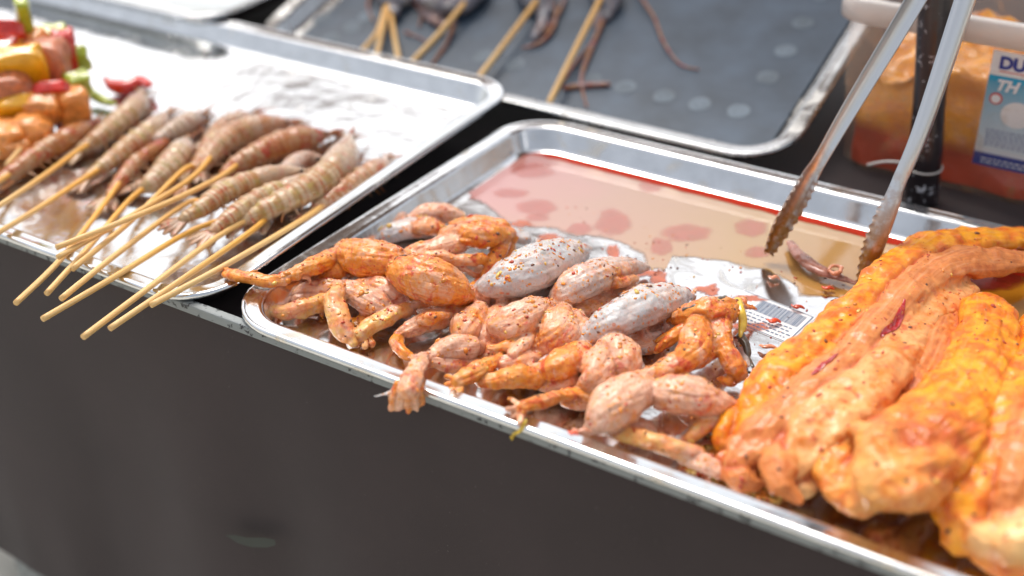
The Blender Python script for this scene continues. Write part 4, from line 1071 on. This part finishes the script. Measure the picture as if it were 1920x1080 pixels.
Ltip = FRONT.at(1440, 478, .006)[0]; Rtip = FRONT.at(1614, 532, .006)[0]
hb = onY(1905, -420, .43)
hinge_side = (Rtip-Ltip).normalized()
tg = empty("serving_tongs", Rtip, "stainless serving tongs with toothed claws standing open in the sauce", "tongs")
def armpts(pix, tip, ytop):
    # depth eases from the tip to the hinge
    out = []
    n = len(pix)
    for i, (x, y) in enumerate(pix):
        k = (pix[0][1]-y)/(pix[0][1]+420.0)
        Y = tip.y*(1-k)+ytop*k
        out.append(onY(x, y, Y))
    return out
Lp = armpts([(1440, 476), (1464, 430), (1494, 378), (1520, 330), (1541, 296), (1600, 195), (1713, 8), (1790, -130), (1860, -280), (1893, -400)], Ltip, .43)
Rp = armpts([(1616, 530), (1632, 480), (1650, 430), (1672, 375), (1686, 338), (1728, 240), (1808, 0), (1850, -130), (1885, -280), (1903, -400)], Rtip, .43)
wl_ = [.0045, .0085, .0092, .0080, .0068, .0080, .0092, .0095, .0085, .006]
for nm, pp, fl in (("tong_arm", Lp, 1), ("tong_arm", Rp, -1)):
    V, Fc, n, R2 = tongarm(pp, [x*.86 for x in wl_], nm, tg, fl, 2)
    claw_n = int(n*3.2/9)
    Vc, Fcc, _, _ = tongarm(pp, [x*.86 for x in wl_], nm, tg, fl, -1)
    cf = [f for f in Fcc if max(f) <= (claw_n+1)*R2-1]; af = [f for f in Fc if min(f) >= claw_n*R2]
    # blend teeth only over the claw
    Vm = [Vc[i] if i//R2 < claw_n-4 else V[i] for i in range(len(V))]
    me = mesh(Vm, af); arm = link(nm, me, M['tongs_tip'], tg)
    mc = mesh(Vm, cf); link("claw", mc, M['tongs_tip'], arm)
    for m_ in (me, mc):
        b_ = bmesh.new(); b_.from_mesh(m_); bmesh.ops.delete(b_, geom=[v for v in b_.verts if not v.link_faces], context='VERTS'); b_.to_mesh(m_); b_.free()
bm = bmesh.new(); bmesh.ops.create_uvsphere(bm, u_segments=16, v_segments=10, radius=.011)
for v in bm.verts: v.co = hb+v.co
link("hinge", from_bm(bm), M['tongs'], tg)

# ------------------------------------------------------------------ odds and ends in the sauce
for lb, pts_ in (("dark red sauce streak in the groove of the longest pork piece, nearer the frogs", [(1520, 722, .030, 3), (1535, 712, .030, 6), (1552, 700, .030, 5), (1566, 690, .030, 2)]), ("red sauce streak in the groove of the longest pork piece, higher up", [(1650, 648, .032, 3), (1672, 630, .032, 7), (1686, 605, .032, 6), (1692, 585, .032, 2)])):
    q = [FRONT.at(x, y, h) for x, y, h, r in pts_]
    V, Fc, _ = tube_verts(catmull([(p.x, p.y, p.z, r[3]*s_) for (p, s_), r in zip(q, pts_)], 8), .35, 12, True)
    if 'wine' not in M: M['wine'] = simple("wine_red_sauce", (.42, .02, .02), .1, 0, 0, 60, .2, Coat_Weight=.5)
    # let it sink onto the meat
    bv_ = BVHTree.FromPolygons([v.co for v in porks[0].data.vertices], [tuple(p.vertices) for p in porks[0].data.polygons]); V2 = []
    cz = [bv_.ray_cast(Vector((v.x, v.y, .3)), Vector((0, 0, -1)))[0] for v in V]; zm = sum(v.z for v in V)/len(V)
    V = [Vector((v.x, v.y, (c.z if c else v.z)+(v.z-zm)*.5+.0006)) for v, c in zip(V, cz)]
    tag(link("sauce_streak", mesh(V, Fc), M['wine']), lb, "sauce")
M['skin'] = glossy("skin_strip", (.36, .13, .08), .4, .2, .5, 120); M['chili'] = glossy("chilli", (.62, .06, .01), .3); M['onion'] = glossy("onion", (.78, .30, .16), .25, .2, .4, 120); M['pick'] = glossy("pickle_strip", (.66, .44, .05), .3)
def strip(name, label, cat, pts, mat, flat=.5, plane=FRONT, group=None):
    q = [plane.at(x, y, h) for x, y, h, r in pts]
    V, Fc, _ = tube_verts(catmull([(p.x, p.y, p.z, r[3]*s) for (p, s), r in zip(q, pts)], 8), flat, 12, True)
    for i, v in enumerate(V): V[i] = v+Vector((noise.noise(v*220), noise.noise(v*220+Vector((5, 5, 5))), .5*noise.noise(v*260)))*.0012
    o = link(name, mesh(V, Fc), mat); return tag(o, label, cat, group)
strip("skin_strip", "long brown strip of skin lying in the red sauce between the tong claws", "skin strip", [(1482, 455, .004, 8), (1500, 480, .006, 14), (1535, 505, .006, 16), (1575, 520, .005, 10), (1605, 530, .004, 5)], M['skin'], .45)
strip("onion_ring", "small pinkish onion ring in the sauce just left of the right tong claw", "onion ring", [(1553, 506, .010, 3.5), (1562, 498, .010, 3.5), (1575, 500, .010, 3.5), (1577, 508, .010, 3.5), (1566, 513, .010, 3.5), (1555, 509, .010, 3.5)], M['onion'], 1)
strip("yellow_strip", "yellow vegetable strip standing on the rightmost frog's shoulder", "vegetable", [(1382, 562, .030, 7), (1390, 585, .028, 8), (1392, 608, .022, 8), (1388, 628, .018, 5)], M['pick'], .6)
M['dark_skin'] = glossy("dark_skin", (.13, .10, .07), .4, .25, .5, 120)
strip("skin_scrap", "yellowish wet skin scrap drooping off the front rim below a splayed foot", "skin scrap", [(985, 792, .022, 7), (975, 806, .017, 9), (962, 818, .008, 6), (958, 826, .002, 3)], M['pick'], .4)
strip("dark_skin_strip", "thin dark skin strip along the top of the rightmost frog's shoulder", "skin strip", [(1282, 580, .032, 4), (1310, 572, .036, 5), (1340, 562, .038, 5), (1362, 556, .036, 3)], M['dark_skin'], .6)
strip("dark_skin_strip", "greenish black skin scrap hanging right of the rightmost frog", "skin strip", [(1388, 630, .010, 10), (1400, 650, .008, 8), (1404, 672, .004, 5), (1412, 688, .002, 4)], M['dark_skin'], .5)
for i, (x, y, a, lab_) in enumerate([(1375, 686+4, 9, "below the barcode sticker, nearest the frog"), (1440, 650, 14, "elongated, touching the near corner of the barcode sticker"), (1450, 601, 12, "lying on the barcode"), (1396, 618, 8, "red, on the left end of the barcode sticker"), (1498, 640, 10, "dark, between barcode sticker and pork"), (1452, 520, 9, "under the left tong claw"), (1495, 575, 10, "on the grey steel behind the barcode"), (1540, 598, 9, "single flake nearest the long pork piece"), (1553, 540, 11, "greenish, in front of the brown skin strip"), (1320, 830, 12, "in the tray's front corner below the pink thigh"), (1075, 812, 8, "small, on the front rim"), (1092, 806, 15, "long orange, lying on the front rim")]):
    hh = .0215 if i >= 10 else .001
    strip("garlic_piece" if i % 2 else "chilli_flake", "sauce-soaked crumb "+lab_, "crumb", [(x-a, y-2, hh+.001, 3), (x-a*.3, y+1, hh+.002, 5), (x+a*.3, y-1, hh+.002, 5), (x+a, y+2, hh+.001, 3)], M['chili'] if i % 2 == 0 else M['onion'], .6, FRONT, "larger crumbs scattered round the barcode sticker and rim")

# ------------------------------------------------------------------ crumbs over everything
def merged_bvh(objs):
    V, Fc = [], []
    for o in objs:
        n = len(V); V += [v.co for v in o.data.vertices]; Fc += [tuple(i+n for i in p.vertices) for p in o.data.polygons]
    return BVHTree.FromPolygons(V, Fc)
M['c1'] = glossy("crumb_orange", (.78, .26, .03), .3); M['c2'] = glossy("crumb_yellow", (.80, .48, .10), .3); M['c3'] = glossy("crumb_red", (.50, .05, .012), .3); M['c4'] = glossy("crumb_dark", (.16, .05, .02), .3)
ico = bmesh.new(); bmesh.ops.create_icosphere(ico, subdivisions=1, radius=1); IV = [v.co.copy() for v in ico.verts]; IF = [tuple(v.index for v in f.verts) for f in ico.faces]; ico.free()
def crumbs(name, label, targets, count, region, smin, smax, wts=(5, 3, 2, 1), clus=.5, floor=None):
    bvh = merged_bvh(targets) if targets else None
    V, Fc, mi = [], [], []; done = 0; tries = 0
    while done < count and tries < count*12:
        tries += 1
        x, y = random.uniform(region[0], region[1]), random.uniform(region[2], region[3])
        if noise.noise(Vector((x*55, y*55, 3)))+.35*noise.noise(Vector((x*160, y*160, 3))) < clus-random.random()*.7: continue
        if bvh:
            hit, nn, idx, d = bvh.ray_cast(Vector((x, y, .3)), Vector((0, 0, -1)))
            if hit is None or nn.z < .15: continue
        else: hit, nn = Vector((x, y, floor)), Vector((0, 0, 1))
        s = smin+(smax-smin)*random.random()**3
        q_ = nn.to_track_quat('Z', 'Y').to_matrix() @ Matrix.Rotation(random.random()*6.28, 3, 'Z')
        sx, sy, sz = s*random.uniform(.7, 1.6), s*random.uniform(.6, 1.1), s*random.uniform(.3, .7); n = len(V)
        V += [hit+q_ @ Vector((v.x*sx*(1+random.uniform(-.25, .25)), v.y*sy*(1+random.uniform(-.25, .25)), v.z*sz)) for v in IV]
        Fc += [tuple(i+n for i in f) for f in IF]; c = random.choices((0, 1, 2, 3), wts)[0]; mi += [c]*len(IF); done += 1
    me = mesh(V, Fc); o = link(name, me, [M['c1'], M['c2'], M['c3'], M['c4']]); me.polygons.foreach_set('material_index', mi)
    return tag(o, label, "seasoning", kind='stuff')
crumbs("seasoning_crumbs", "fine orange and yellow seasoning crumbs sprinkled over the frogs", frogs, 2600, (0.0, .36, -.02, .33), .00035, .0015, (6, 2, 2, 1), .25)
crumbs("seasoning_mush", "thick clots of orange seasoning clinging to the frogs", frogs, 260, (0.0, .36, -.01, .33), .0010, .0026, (6, 3, 3, 1), .62)
crumbs("seasoning_crumbs", "red and brown seasoning crumbs stuck on the pork pieces", porks, 700, (.24, .60, -.01, .36), .0004, .0017, (3, 1, 3, 2), .35)
crumbs("seasoning_crumbs", "tiny crumbs scattered on the bare steel between frogs and pork", None, 420, (.10, .34, .10, .30), .0003, .0013, (4, 1, 4, 3), .40, .0036)
hp = FRONT.at(1395, 872)[0]
crumbs("chopped_garlic", "heap of yellow chopped garlic between the pink thigh and the pork", None, 420, (hp.x-.03, hp.x+.03, max(.026, hp.y-.022), hp.y+.024), .0012, .0036, (4, 6, 1, 0), -1, .0045)
